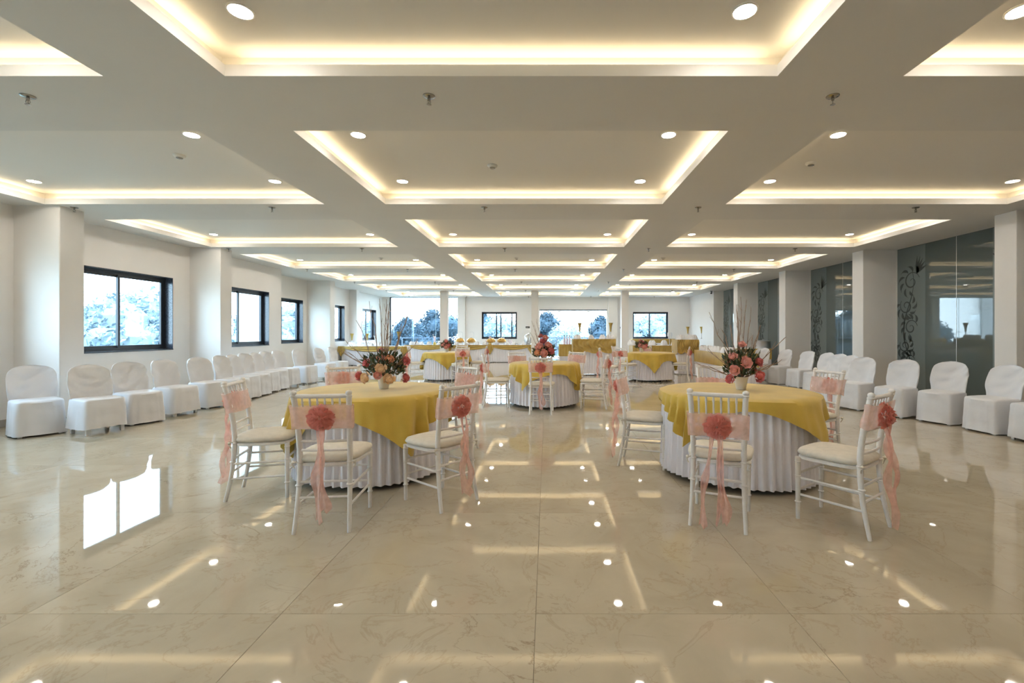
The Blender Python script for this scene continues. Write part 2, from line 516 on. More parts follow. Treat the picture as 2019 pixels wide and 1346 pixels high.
# windows
wn = [0]
def window_y(x, y0, y1, z0, z1, depth=.14):
    """sliding window in a wall that runs along Y; x is the room face of the wall, outside towards -x"""
    wn[0] += 1
    r = empty('window_%d' % wn[0]); tag(r, kind='structure')
    xo = x - .26; xf = x - depth
    t = .012
    MB().box(xo, x + .004, y0, y0 + t, z0, z1).box(xo, x + .004, y1 - t, y1, z0, z1)\
        .box(xo, x + .004, y0, y1, z1 - t, z1).box(xo, x + .012, y0, y1, z0, z0 + t + .008).build('reveal', M_REVEAL, r)
    a, b, c, d = y0 + t, y1 - t, z0 + t + .008, z1 - t
    w = .05
    MB().box(xf - .07, xf, a, a + w, c, d).box(xf - .07, xf, b - w, b, c, d).box(xf - .07, xf, a + w, b - w, c, c + w)\
        .box(xf - .07, xf, a + w, b - w, d - w, d).build('window_frame', M_FRAME, r)
    mid = (a + b) / 2
    for (p, q_, xs_) in ((a + w, mid + .03, xf - .062), (mid - .03, b - w, xf - .032)):
        u = .042
        s_ = MB().box(xs_, xs_ + .025, p, p + u, c + w, d - w).box(xs_, xs_ + .025, q_ - u, q_, c + w, d - w)\
            .box(xs_, xs_ + .025, p + u, q_ - u, c + w, c + w + u).box(xs_, xs_ + .025, p + u, q_ - u, d - w - u, d - w).build('sash_frame', M_FRAME, r)
        MB().box(xs_ + .010, xs_ + .014, p + u, q_ - u, c + w + u, d - w - u).build('pane', M_GLASS, s_)
for a, b in WINA: window_y(XL, a, b, SILL, HEAD)
for a, b in WINB: window_y(XL2, a, b, SILL, HEAD)
def window_x(x0, x1, z0, z1, stiles):
    wn[0] += 1
    r = empty('window_%d' % wn[0]); tag(r, kind='structure')
    y = YF + .10; w = .045
    MB().box(x0, x1, YF - .004, YF + .26, z0, z0 + .02).box(x0, x0 + .01, YF, YF + .26, z0, z1).box(x1 - .01, x1, YF, YF + .26, z0, z1)\
        .box(x0, x1, YF, YF + .26, z1 - .01, z1).build('reveal', M_REVEAL, r)
    MB().box(x0 + .01, x0 + w, y, y + .06, z0 + .02, z1 - .01).box(x1 - w, x1 - .01, y, y + .06, z0 + .02, z1 - .01)\
        .box(x0 + w, x1 - w, y, y + .06, z0 + .02, z0 + .02 + w).box(x0 + w, x1 - w, y, y + .06, z1 - .01 - w, z1 - .01).build('window_frame', M_FRAME, r)
    es = [x0 + w] + stiles + [x1 - w]
    for i in range(len(es) - 1):
        a, b = es[i], es[i + 1]; u = .03; yy = y + (.01 if i % 2 else .035)
        s_ = MB().box(a, a + u, yy, yy + .02, z0 + .065, z1 - .055).box(b - u, b, yy, yy + .02, z0 + .065, z1 - .055)\
            .box(a + u, b - u, yy, yy + .02, z0 + .065, z0 + .10).box(a + u, b - u, yy, yy + .02, z1 - .09, z1 - .055).build('sash_frame', M_FRAME, r)
        MB().box(a + u, b - u, yy + .008, yy + .012, z0 + .10, z1 - .09).build('pane', M_GLASS, s_)
window_x(FW_A[0], FW_A[1], .99, 2.33, [-2.52, -2.30, -1.75])
window_x(FW_B[0], FW_B[1], .99, 2.33, [5.15])
# tall shopfront glazing
wn[0] += 1
r = empty('window_%d' % wn[0]); tag(r, kind='structure')
x0, x1 = FW_G[0], FW_G[1]
MB().box(x0, x0 + .06, YF + .02, YF + .12, 0, CZ).box(x0 + .06, x1, YF + .03, YF + .11, 0, .04).box(x0 + .06, x1, YF + .03, YF + .11, CZ - .03, CZ).build('window_frame', M_FRAME, r)
for i in range(3):
    a, b = x0 + .06 + (x1 - x0 - .06) * i / 3, x0 + .06 + (x1 - x0 - .06) * (i + 1) / 3
    p_ = MB().box(a, b - .006, YF + .06, YF + .072, .04, CZ - .03).build('pane', M_DOORGLASS, r)
    if i < 2: MB().box(b - .006, b, YF + .055, YF + .077, .04, CZ - .03).build('glass_joint', M_GLASSEDGE, r)
# frameless glass doors
r = empty('door_1'); tag(r, kind='structure')
dx = [-0.35, .52, 1.36, 2.20, 3.01]
MB().box(-.35, 3.01, YF + .03, YF + .10, 2.40, 2.45).build('head_track', M_FRAME, r)
for i in range(4):
    leaf = MB().box(dx[i] + .006, dx[i + 1] - .006, YF + .06, YF + .072, .012, 2.40).build('door_leaf' if i in (1, 2) else 'side_light', M_DOORGLASS, r)
    MB().box(dx[i + 1] - .018, dx[i + 1] - .006, YF + .056, YF + .076, .012, 2.40).build('glass_edge', M_GLASSEDGE, leaf)
    if i in (1, 2):
        xa = dx[i] + .02 if i == 1 else dx[i + 1] - .20
        MB().box(xa, xa + .16, YF + .045, YF + .087, 2.33, 2.39).box(xa, xa + .16, YF + .045, YF + .087, .014, .09).build('patch_fitting', M_STEEL, leaf)
        xh = dx[i + 1] - .09 if i == 1 else dx[i] + .09
        MB().tube([(xh, YF + .02, .85), (xh, YF + .02, 1.45)], .013).tube([(xh, YF + .02, .95), (xh, YF + .06, .95)], .008).tube([(xh, YF + .02, 1.35), (xh, YF + .06, 1.35)], .008).build('pull_handle', M_STEEL, leaf, True)

# dark glass partition bays on the right, with scroll ornament
def stroke(q, pts, w0, w1=0.004, x=0.0, t=.0025):
    """flat tapering stroke in the (y, z) plane standing t proud of the glass face at x"""
    n = len(pts)
    L, R = [], []
    for i, p in enumerate(pts):
        a, b = pts[max(0, i - 1)], pts[min(n - 1, i + 1)]
        dy, dz = b[0] - a[0], b[1] - a[1]
        d = math.hypot(dy, dz) or 1
        u = i / (n - 1)
        w = w1 + (w0 - w1) * math.sin(PI * min(1, u * 1.15)) if u < .87 else w1 + (w0 - w1) * .16 * (1 - u) / .13
        w = max(w, .002)
        L.append((p[0] - dz / d * w / 2, p[1] + dy / d * w / 2)); R.append((p[0] + dz / d * w / 2, p[1] - dy / d * w / 2))
    rings = [[(x, L[i][0], L[i][1]), (x, R[i][0], R[i][1]), (x - t, R[i][0], R[i][1]), (x - t, L[i][0], L[i][1])] for i in range(n)]
    q.rings(rings)
def spiral(cy, cz, r0, r1, a0, turns, n=26):
    return [(cy + (r0 + (r1 - r0) * i / n) * math.cos(a0 + 2 * PI * turns * i / n),
             cz + (r0 + (r1 - r0) * i / n) * math.sin(a0 + 2 * PI * turns * i / n)) for i in range(n + 1)]
def ornament(q, yb, s, x):
    """yb: far edge of the pane; s=-1 grows towards the camera"""
    Y = lambda d: yb + s * d
    rnd = random.Random(5)
    stem = [(Y(.30 + .13 * math.sin(z * 3.1 + .6)), z) for z in [.45 + .045 * i for i in range(48)]]
    stroke(q, stem, .030, .008, x)
    for cz, cd, r, a in ((2.35, .38, .21, .3), (1.85, .24, .17, 2.4), (1.40, .36, .17, .2), (1.02, .20, .14, 2.6), (.72, .34, .12, .3)):
        sp_ = [(Y(cd) + s * (p[0]), cz + p[1]) for p in spiral(0, 0, r, .03, a, 1.35)]
        stroke(q, sp_, .030, .008, x)
        for k in range(7):
            b = a + .5 + k * .62
            base = (Y(cd) + s * r * math.cos(b) * .95, cz + r * math.sin(b) * .95)
            ln = .14 + .07 * rnd.random()
            leaf = [(base[0] + s * ln * t * math.cos(b + 1.1 * t), base[1] + ln * t * math.sin(b + 1.1 * t)) for t in [i / 7 for i in range(8)]]
            stroke(q, leaf, .055, .003, x)
    for k in range(5):
        a = .5 + k * .25
        leaf = [(Y(.50) + s * (.30 * t * math.cos(a)) , 2.50 + .40 * t * math.sin(a) - .05 * t * t) for t in [i / 8 for i in range(9)]]
        stroke(q, leaf, .05, .003, x)
bays = [(RCOL[i][1], RCOL[i + 1][0]) for i in range(4)] + [(16.6, 19.4)]
for bi, (a, b) in enumerate(bays):
    r = empty('glass_partition'); tag(r, kind='structure')
    mid = (a + b) / 2
    for pi, (p, q_) in enumerate(((a + .03, mid - .004), (mid + .004, b - .03))):
        g = MB().box(XR - .006, XR + .006, p, q_, .105, CZ).build('glass_panel', M_PARTGLASS, r)
        yb, s = (q_, -1) if pi == 1 else (p, 1)
        MB().box(XR - .0085, XR - .0065, min(yb, yb + s * .72), max(yb, yb + s * .72), .105, CZ - .01).build('frosted_film', M_FILM, g)
        oq = MB(); ornament(oq, yb, s, XR - .009); oq.build('scroll_ornament', M_ETCH, g)
    MB().box(XR - .010, XR + .006, mid - .004, mid + .004, .105, CZ).build('glass_joint', M_STEEL, r)
    MB().box(XR - .012, XR + .01, b - .03, b, .105, CZ).box(XR - .012, XR + .01, a, a + .03, .105, CZ).build('jamb_strip', M_WHITESTONE, r)

# ------------------------------------------------------------------ ceiling fittings
dl = empty('downlight')
MB().lathe([(.076, 0), (.076, -.006), (.066, -.010), (.064, -.004)], 24, cap0=True, cap1=False).build('trim_ring', M_TRIM, dl, True)
MB().lathe([(.064, -.0045), (.064, -.0055)], 24).build('diffuser', M_LAMP, dl)
pd = Proto(dl)
for ci, (x0, x1) in enumerate(COFX):
    for ri, (y0, y1) in enumerate(COFY):
        if ri == 0: continue
        for yn, y in (('near', y0 + .45), ('far', y1 - (.41 if ri == 1 else .47))):
            if ri == 1 and yn == 'near': continue
            for xn, x in (('window-side', x0 + .385), ('glass-side', x1 - .405)):
                pd.get((x, y, CI), 0, 'round recessed downlight, %s %s corner of the %s %s ceiling coffer' % (yn, xn, ORD[ri], CNAME[ci]), 'downlight', 'downlights in the ceiling coffers')
# the nearest row also has its near lamps (just outside the frame) and they light the room
for ci, (x0, x1) in enumerate(COFX):
    for xn, x in (('window-side', x0 + .385), ('glass-side', x1 - .405)):
        pd.get((x, COFY[1][0] + .45, CI), 0, 'round recessed downlight, near %s corner of the nearest %s ceiling coffer' % (xn, CNAME[ci]), 'downlight', 'downlights in the ceiling coffers')
spk = empty('sprinkler')
MB().lathe([(.046, 0), (.046, -.004), (.038, -.010), (.016, -.013), (.013, -.014)], 20).build('rosette_plate', M_CHROME, spk, True)
q = MB().lathe([(.011, -.012), (.011, -.034), (.006, -.036)], 10)
q.tube([(-.010, 0, -.034), (-.013, 0, -.048), (-.004, 0, -.062)], .003, 6).tube([(.010, 0, -.034), (.013, 0, -.048), (.004, 0, -.062)], .003, 6)
q.tube([(0, 0, -.036), (0, 0, -.062)], .0032, 6)
q.lathe([(.005, -.061), (.018, -.064), (.018, -.066), (.004, -.067)], 14)
q.build('sprinkler_head', M_CHROME, spk, True)
ps = Proto(spk)
SX = [(-6.71, 'by the window wall'), (-3.90, 'on the window-side beam'), (-.885, 'on the middle beam stretch'), (2.15, 'on the glass-side beam'), (5.24, 'towards the glass wall')]
for k in range(7):
    for i, (x, nm) in enumerate(SX):
        if k == 0 and i in (0, 4): continue
        y = 3.42 + 3.14 * k - (.1 if k else 0)
        if y > YF: continue
        ps.get((x, y, CZ), .3 * i + k, 'small chrome fire sprinkler %s behind the %s row of coffers' % (nm, ORD[k + 1]), 'sprinkler', 'fire sprinklers on the ceiling')
sd = empty('smoke_detector')
MB().lathe([(.058, 0), (.058, -.012), (.050, -.022), (.034, -.030), (.034, -.026)], 22).build('detector_body', M_PLASTIC, sd, True)
MB().lathe([(.033, -.024), (.033, -.036), (.022, -.042), (.004, -.044)], 18).build('detector_grille', M_CHROME, sd, True)
pm = Proto(sd)
for (x, y, lb) in ((-4.02, 4.98, 'second window-side coffer'), (-.63, 5.28, 'second centre coffer'), (3.02, 5.2, 'second glass-side coffer'),
                   (-4.3, 11.8, 'fourth window-side coffer'), (-.78, 11.8, 'fourth centre coffer'), (3.02, 11.8, 'fourth glass-side coffer'),
                   (-4.3, 18.1, 'sixth window-side coffer'), (-.78, 18.1, 'sixth centre coffer'), (3.3, 18.1, 'sixth glass-side coffer')):
    pm.get((x, y, CI), 0, 'round white smoke detector on the ceiling of the ' + lb, 'smoke detector', 'smoke detectors')
cc = empty('security_camera', (7.0, 19.35, CZ - .02))
MB().lathe([(.05, .02), (.05, 0), (.03, -.01), (.012, -.014), (.012, -.05)], 14).build('mount', M_DARKPL, cc, True)
MB().tube([(.05, .10, -.05), (0, 0, -.07), (-.03, -.06, -.08)], [.03, .036, .034], 12).build('camera_body', M_DARKPL, cc, True)
tag(cc, 'small dark security camera under the ceiling by the last wall column', 'camera')
def plate(loc, rz, lb):
    o = empty('switch_plate', loc, rz)
    MB().cbox(-.10, .10, -.012, 0, -.045, .045, .004).build('plate', M_DARKPL, o)
    MB().box(-.07, -.01, -.016, -.012, -.022, .022).box(.01, .07, -.016, -.012, -.022, .022).build('rocker', M_CHROME, o)
    tag(o, lb, 'switch', 'dark switch plates on the walls')
plate((-.95, YF, 1.57), 0, 'dark switch plate on far wall between sliding window and middle column')
plate((3.75, YF, 1.55), 0, 'dark switch plate on far wall beside the glass doors')
plate((XL2, 19.3, 1.60), PI / 2, 'dark switch plate on window wall between the last two windows')

# ------------------------------------------------------------------ outside
tag(MB().box(-120, 120, -40, 160, -4.6, -4.5).build('ground', M_GROUND), kind='structure')
tag(MB().box(XL2 - .3, XR + .4, YF + .26, 26.0, -.35, -.03).build('terrace', M_CONC), kind='structure')
r = empty('terrace_railing', (0, 25.8, 0))
MB().box(-8.4, 7.8, -.03, .03, .98, 1.03).build('hand_rail', M_RAIL, r)
MB().box(-8.4, 7.8, -.015, .015, .45, .48).box(-8.4, 7.8, -.015, .015, .12, .15).build('lower_rail', M_RAIL, r)
pme = None
for k in range(10):
    if pme is None:
        o_ = MB().box(-.025, .025, -.025, .025, -.04, .98).build('post', M_RAIL, r); pme = o_.data
    else:
        o_ = link('post', pme, r)
    o_.location = (-8.2 + 1.75 * k, 0, 0)
tag(r, 'grey metal railing on the terrace outside the glass doors', 'railing')
def tree_proto(seed, m_, n=15000, spread=1.0):
    rnd = random.Random(seed)
    r = empty('tree')
    q = MB().tube([(0, 0, 0), (.08, .05, 1.5), (0, .1, 3.0), (.1, 0, 4.4)], [.20, .16, .12, .05], 8)
    for k in range(7):
        a = k * .9; z = 1.6 + .35 * k
        q.tube([(.05, .05, z), (.8 * math.cos(a), .8 * math.sin(a), z + .7), (1.3 * math.cos(a), 1.3 * math.sin(a), z + 1.3)], [.07, .045, .02], 6)
    q.build('trunk', M_BARK, r, True)
    cl = []
    for _ in range(34):
        a, rr = rnd.random() * 2 * PI, 1.55 * spread * rnd.random() ** .5
        z = 3.9 + max(-2.2, min(1.9, rnd.gauss(0, 1.15)))
        cl.append((rr * math.cos(a) * (1 - .13 * abs(z - 3.9)), rr * math.sin(a) * (1 - .13 * abs(z - 3.9)), z, .5 + .5 * rnd.random()))
    q = MB()
    for i in range(n):
        cx, cy, cz, cr = cl[rnd.randrange(len(cl))]
        d = Vector((rnd.gauss(0, 1), rnd.gauss(0, 1), rnd.gauss(0, 1))).normalized() * cr * (rnd.random() ** .4)
        p = Vector((cx, cy, cz)) + d
        u = Vector((rnd.gauss(0, 1), rnd.gauss(0, 1), rnd.gauss(0, 1))).normalized()
        w = u.cross(Vector((rnd.gauss(0, 1), rnd.gauss(0, 1), rnd.gauss(0, 1)))).normalized()
        s_ = .055 + .055 * rnd.random()
        q.add([p - u * s_ * 1.5, p + w * s_ * .6, p + u * s_ * 1.5, p - w * s_ * .6], [(0, 1, 2, 3)])
    for (cx, cy, cz, cr) in cl:
        k = .78 * cr
        q.lathe([(.05, -k), (.6 * k, -.75 * k), (.95 * k, -.2 * k), (.9 * k, .35 * k), (.5 * k, .8 * k), (.05, k)], 9, (cx, cy, cz))
    q.build('foliage', m_, r)
    return Proto(r)
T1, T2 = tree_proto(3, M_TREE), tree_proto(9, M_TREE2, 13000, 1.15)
def tree(P, x, y, s, rz, lb):
    P.get((x, y, -4.5), rz, lb, 'tree', 'trees outside the hall', s)
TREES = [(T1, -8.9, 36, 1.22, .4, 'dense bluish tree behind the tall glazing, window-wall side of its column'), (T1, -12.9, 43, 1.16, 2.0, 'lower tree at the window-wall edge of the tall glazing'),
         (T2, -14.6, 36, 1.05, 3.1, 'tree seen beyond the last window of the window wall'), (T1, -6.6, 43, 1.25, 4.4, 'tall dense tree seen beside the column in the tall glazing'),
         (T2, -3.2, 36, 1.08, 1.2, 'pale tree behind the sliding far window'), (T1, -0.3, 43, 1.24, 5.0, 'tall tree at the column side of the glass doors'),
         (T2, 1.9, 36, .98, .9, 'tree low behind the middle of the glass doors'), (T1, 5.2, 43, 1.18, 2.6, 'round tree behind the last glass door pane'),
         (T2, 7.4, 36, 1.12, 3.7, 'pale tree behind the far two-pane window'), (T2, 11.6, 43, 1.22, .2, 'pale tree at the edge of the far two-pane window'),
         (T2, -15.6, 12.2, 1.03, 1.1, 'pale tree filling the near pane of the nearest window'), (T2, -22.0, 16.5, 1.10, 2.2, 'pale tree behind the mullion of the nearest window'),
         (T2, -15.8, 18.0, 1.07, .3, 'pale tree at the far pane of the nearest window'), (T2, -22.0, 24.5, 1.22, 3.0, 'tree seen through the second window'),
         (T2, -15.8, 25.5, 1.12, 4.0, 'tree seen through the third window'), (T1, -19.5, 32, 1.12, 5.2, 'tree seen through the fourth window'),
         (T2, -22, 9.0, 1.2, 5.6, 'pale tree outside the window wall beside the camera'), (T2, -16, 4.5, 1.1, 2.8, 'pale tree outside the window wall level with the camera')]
for a in TREES: tree(*a)

# ------------------------------------------------------------------ white spindle-back chair
def smoothpts(pts, n=4):
    out = []
    P = [Vector(p) for p in pts]
    for i in range(len(P) - 1):
        p0, p1, p2, p3 = P[max(i - 1, 0)], P[i], P[i + 1], P[min(i + 2, len(P) - 1)]
        for k in range(n):
            t = k / n
            out.append(.5 * ((2 * p1) + (p2 - p0) * t + (2 * p0 - 5 * p1 + 4 * p2 - p3) * t * t + (3 * p1 - p0 - 3 * p2 + p3) * t ** 3))
    out.append(P[-1])
    return out
ch = empty('spindle_back_chair')
PB = [(.172, -.245, 0), (.163, -.205, .20), (.158, -.185, .43), (.160, -.195, .60), (.166, -.225, .78), (.172, -.252, .90)]
def backpt(z):
    for i in range(len(PB) - 1):
        if PB[i][2] <= z <= PB[i + 1][2]:
            t = (z - PB[i][2]) / (PB[i + 1][2] - PB[i][2])
            return tuple(PB[i][k] + (PB[i + 1][k] - PB[i][k]) * t for k in range(3))
    return PB[-1]
for s in (-1, 1):
    pts = smoothpts([(s * p[0], p[1], p[2]) for p in PB], 3)
    q = MB().tube(pts, [.0125 + .0055 * min(1, p.z / .4) for p in pts], 10)
    for z in (.30, .445, .70, .885):
        b_ = backpt(z); q.lathe([(.0185, -.006), (.0225, 0), (.0185, .006)], 10, (s * b_[0], b_[1], z))
    q.lathe([(.012, -.012), (.019, -.004), (.021, .008), (.013, .018), (.004, .021)], 10, (s * .172, -.252, .90))
    q.build('back_post', M_CHAIR, ch, True)
q = MB().tube([(0, 0, 0), (0, 0, .22), (0, 0, .43)], [.0125, .0165, .018], 10)
for z in (.12, .30, .40): q.lathe([(.0165, -.006), (.0215, 0), (.0165, .006)], 10, (0, 0, z))
q.build('leg', M_CHAIR, ch, True).location = (.178, .185, 0)
link('leg', ch.children[-1].data, ch, (-.178, .185, 0))
q = MB()
def seat_ring(e, z):
    n = 28; out = []
    for k in range(n):
        a = 2 * PI * k / n
        c, s = math.cos(a), math.sin(a)
        rx, ry = .205 + e, .205 + e
        p = 4.0
        d = (abs(c) ** p + abs(s) ** p) ** (-1 / p)
        y = s * d * ry
        out.append((c * d * rx * (1.0 + .10 * (y / .2) * .5), y, z))
    return out
q.rings([seat_ring(-.012, .418), seat_ring(0, .424), seat_ring(0, .440), seat_ring(-.010, .446)])
q.build('seat_frame', M_CHAIR, ch, True)
q = MB().rings([seat_ring(-.010, .446), seat_ring(.004, .455), seat_ring(.008, .468), seat_ring(0, .484), seat_ring(-.03, .494), seat_ring(-.09, .499), seat_ring(-.17, .500)])
cu_ = q.build('seat_cushion', M_CUSHION, ch, True)
for s in (-1, 1):
    q = MB()
    q.tube(smoothpts([(s * .165, -.182, .452), (s * .19, -.215, .45), (s * .20, -.205, .435), (s * .185, -.20, .41)], 3), .004, 6)
    q.lathe([(.003, -.012), (.014, 0), (.003, .012)], 8, (s * .192, -.208, .452))
    q.build('cushion_tie', M_CUSHION, cu_, True)
def rail(name, z, r):
    b_ = backpt(z)
    q = MB().tube([(-b_[0], b_[1], z), (-.06, b_[1] - .012, z), (.06, b_[1] - .012, z), (b_[0], b_[1], z)], r, 8)
    return q.build(name, M_CHAIR, ch, True)
rail('top_rail', .885, .0145)
rail('back_rail', .675, .0105); rail('back_rail', .585, .0085); rail('back_rail', .525, .0085)
sm = None
for k in range(6):
    x = -.116 + .0464 * k
    a_, b_ = backpt(.675), backpt(.885)
    if sm is None:
        h = Vector((0, b_[1] - a_[1], .21))
        q = MB().tube([h * t for t in (0, .15, .2, .25, .75, .8, .85, 1)], [.0062, .0062, .0085, .0062, .0062, .0085, .0062, .0062], 8)
        o_ = q.build('spindle', M_CHAIR, ch, True); sm = o_.data
    else:
        o_ = link('spindle', sm, ch)
    o_.location = (x, a_[1] - .010, .675)
sm = None
for z in (.17, .285):
    for s in (-1, 1):
        b_ = backpt(z)
        if sm is None:
            L_ = .185 - b_[1]
            q = MB().tube([(0, 0, 0), (0, L_ * .5, 0), (0, L_, 0)], .0085, 8)
            o_ = q.build('stretcher', M_CHAIR, ch, True); sm = o_.data
        else:
            o_ = link('stretcher', sm, ch)
        o_.location = (s * .170, b_[1], z)
sm = None
for (y, z) in ((.185, .20), (.185, .315), (-.205, .22), (-.196, .32)):
    if sm is None:
        o_ = MB().tube([(-.172, 0, 0), (0, 0, 0), (.172, 0, 0)], .0085, 8).build('stretcher', M_CHAIR, ch, True); sm = o_.data
    else:
        o_ = link('stretcher', sm, ch)
    o_.location = (0, y, z)
PCH = Proto(ch)

# pink organza sash with a coral rosette and hanging tails
def sash_proto(seed, tails, band=(.69, .845)):
    rnd = random.Random(seed)
    r = empty('chair_sash')
    zl, zh = band
    def ring(z, k):
        b_ = backpt(z); n = 36; out = []
        for i in range(n):
            a = 2 * PI * i / n; c, s = math.cos(a), math.sin(a)
            d = (abs(c) ** 5 + abs(s) ** 5) ** (-1 / 5)
            w = .004 * math.sin(9 * a + 5 * k) + .003 * rnd.random()
            out.append(((b_[0] + .030) * c * d, b_[1] - .006 + (.031 + w) * s * d, z + .006 * math.sin(3 * a + k)))
        return out
    q = MB().rings([ring(zl + (zh - zl) * k / 5, k) for k in range(6)], False, False)
    q.build('band', M_SASH, r, True)
    zc = (zl + zh) / 2 - .005; yb = backpt(zc)[1] - .045
    q = MB()
    for ri, (r0, r1, lift, npet) in enumerate(((.006, .026, .062, 3), (.014, .046, .054, 5), (.026, .064, .040, 6), (.038, .084, .020, 7), (.050, .094, .002, 8))):
        for k in range(npet):
            a0 = 2 * PI * k / npet + ri * .7 + rnd.random() * .3; wd_ = 2 * PI / npet * 1.35
            def fn(u, v, a0=a0, wd_=wd_, r0=r0, r1=r1, lift=lift):
                a = a0 + (u - .5) * wd_ * (1.1 - .25 * v)
                rr = r0 + (r1 - r0) * v * (1 - .22 * abs(2 * u - 1) ** 2) + .004 * math.sin(13 * u + 5 * k) * v
                return (rr * math.cos(a), yb - lift * (.35 + .65 * v) + .014 * math.sin(PI * u) * v - .006 * math.sin(11 * a), zc + rr * math.sin(a) * .95)
            q.grid(fn, 6, 4)
    q.build('rosette', M_ROSETTE, r, True)
    for (x0, xs_, zend, w, ph) in tails:
        q = MB()
        n = 26
        def fn(u, v):
            z = zc - .04 - (zc - .04 - zend) * v
            x = x0 + xs_ * v + .018 * math.sin(7 * v + ph) * v
            y = yb - .012 - .03 * v + .016 * math.sin(10 * v + ph * 2)
            tw = .9 * math.sin(5 * v + ph)
            ww = w * (.55 + .45 * v) * (1 + .25 * math.sin(14 * v + ph))
            e = (u - .5) * ww
            return (x + e * math.cos(tw), y + e * math.sin(tw) + .010 * math.sin(u * 9 + v * 6), z + .012 * math.sin(u * 8) * v)
        q.grid(fn, 5, n)
        q.build('tail', M_TAIL, r, True)
    return Proto(r)
SASH = [sash_proto(1, [(.0, .0, .10, .075, .2), (.015, .02, .16, .06, 1.5)], (.675, .825)),
        sash_proto(2, [(-.03, -.07, .03, .055, .7), (.02, .03, .06, .055, 2.1), (.01, .0, .05, .04, 3.0)], (.605, .76)),
        sash_proto(3, [(.0, .015, .05, .065, 1.1), (.03, .05, .16, .05, 2.6)])]

def chair_at(x, y, rot, sash, lb_chair, lb_sash):
    """rot: degrees counter-clockwise from facing away from the camera (+y)"""
    a = math.radians(rot)
    PCH.get((x, y, 0), a, lb_chair, 'chair', 'white spindle-back chairs at the round tables')
    if sash is not None:
        SASH[sash].get((x, y, 0), a, lb_sash, 'sash', 'pink sashes on the spindle-back chairs')

# ------------------------------------------------------------------ round tables
TH = .752
def round_table(cx, cy, R, s, phi, nm, seed, legs_rot=.3, clothgroup='gold table overlays'):
    rnd = random.Random(seed)
    t = empty('round_table', (cx, cy, 0)); tag(t, 'round folding banquet table hidden under cloths, ' + nm, 'table', 'round banquet tables')
    MB().lathe([(R - .035, TH - .03), (R - .025, TH - .032), (R - .02, TH - .02), (R - .02, TH - .004), (R - .028, TH)], 40).build('tabletop', M_WOODTOP, t, True)
    for k in range(4):
        a = legs_rot + PI / 2 * k
        x, y = (R - .12) * math.cos(a), (R - .12) * math.sin(a)
        MB().tube([(x * .8, y * .8, TH - .03), (x, y, .45), (x, y, .012)], .014, 8).lathe([(.02, 0), (.02, .018), (.014, .024)], 10, (x, y, 0)).build('leg', M_DARKSTEEL, t, True)
    # pleated skirt
    NP = int(R * 2 * PI / .072); n = NP * 6
    ph = [rnd.random() * .8 for _ in range(NP)]
    am = [.8 + .5 * rnd.random() for _ in range(NP)]
    def sk(u, v):
        a = 2 * PI * u
        p = (u * NP) % NP; i = int(p) % NP
        w = math.sin(2 * PI * (p - int(p))) * am[i]
        z = TH - .012 - v * (TH - .012 - .045 - .008 * math.sin(3 * a + seed))
        rr = R - .012 + (.004 + .0135 * min(1, v * 3)) * w - .012 * math.sin(PI * v) * .6 + .012 * v
        return (rr * math.cos(a), rr * math.sin(a), z)
    q = MB().grid(sk, n, 7, wrap=True)
    o = q.build('table_skirt', M_SKIRT, None, True); o.location = (cx, cy, 0)
    tag(o, 'white pleated skirt around ' + nm, 'table skirt', 'white pleated table skirts')
    # square gold overlay
    NA = 240
    flat = [0, .2, .45, .7, .88, .97]
    def cl(u, j):
        a = 2 * PI * u
        d = abs(((a - phi + PI / 4) % (PI / 2)) - PI / 4)      # angle from nearest corner
        th = PI / 4 - d                                         # angle from the side's middle
        ext = s / math.cos(th)
        over = ext - R + .02 * math.sin(5 * a + seed)
        if j < len(flat):
            return (R * flat[j] * math.cos(a), R * flat[j] * math.sin(a), TH + .006 - (.002 if j == len(flat) - 1 else 0))
        v = (j - len(flat) + 1) / 12.0
        drop = over * v
        cw = math.exp(-(d / .38) ** 2)
        fold = (.011 + .040 * cw) * min(1, drop / .25) * math.sin(a * (26 + 4 * math.sin(2 * a)) + seed + .6 * v) + .006 * math.sin(a * 41 + seed) * v
        rr = R + .016 + .010 * math.sin(min(1, drop / .06) * PI / 2) + fold + .035 * cw * v
        return (rr * math.cos(a), rr * math.sin(a), TH + .006 - .010 * min(1, v * 6) - drop)
    rows = len(flat) + 12
    vs_, fs = [], []
    for j in range(rows):
        for i in range(NA): vs_.append(cl(i / NA, j))
    for j in range(1, rows - 1):
        for i in range(NA):
            b = (i + 1) % NA
            fs.append((j * NA + i, (j + 1) * NA + i, (j + 1) * NA + b, j * NA + b))
    fs.append(tuple(range(NA, 2 * NA)))
    q = MB(); q.add(vs_, fs)
    o = q.build('tablecloth', M_GOLD, None, True); o.location = (cx, cy, 0)
    tag(o, 'square gold overlay cloth draped on ' + nm, 'tablecloth', clothgroup)
R_ = math.radians
TL, TR, TM, TBL, TBR = (-1.636, 4.33), (1.775, 4.26), (-.04, 8.25), (-2.80, 12.7), (2.86, 12.5)
round_table(*TL, .68, .84, R_(-47), 'the near table with the orange and pink flowers', 1)
round_table(*TR, .68, .77, R_(-55), 'the near table with the coral pink flowers', 2)
round_table(*TM, .61, .76, R_(-32), 'the middle table between the two near ones', 3)
round_table(*TBL, .61, .76, R_(-75), 'the distant table on the window side', 4)
round_table(*TBR, .61, .80, R_(-95), 'the distant table on the glass-wall side', 5)

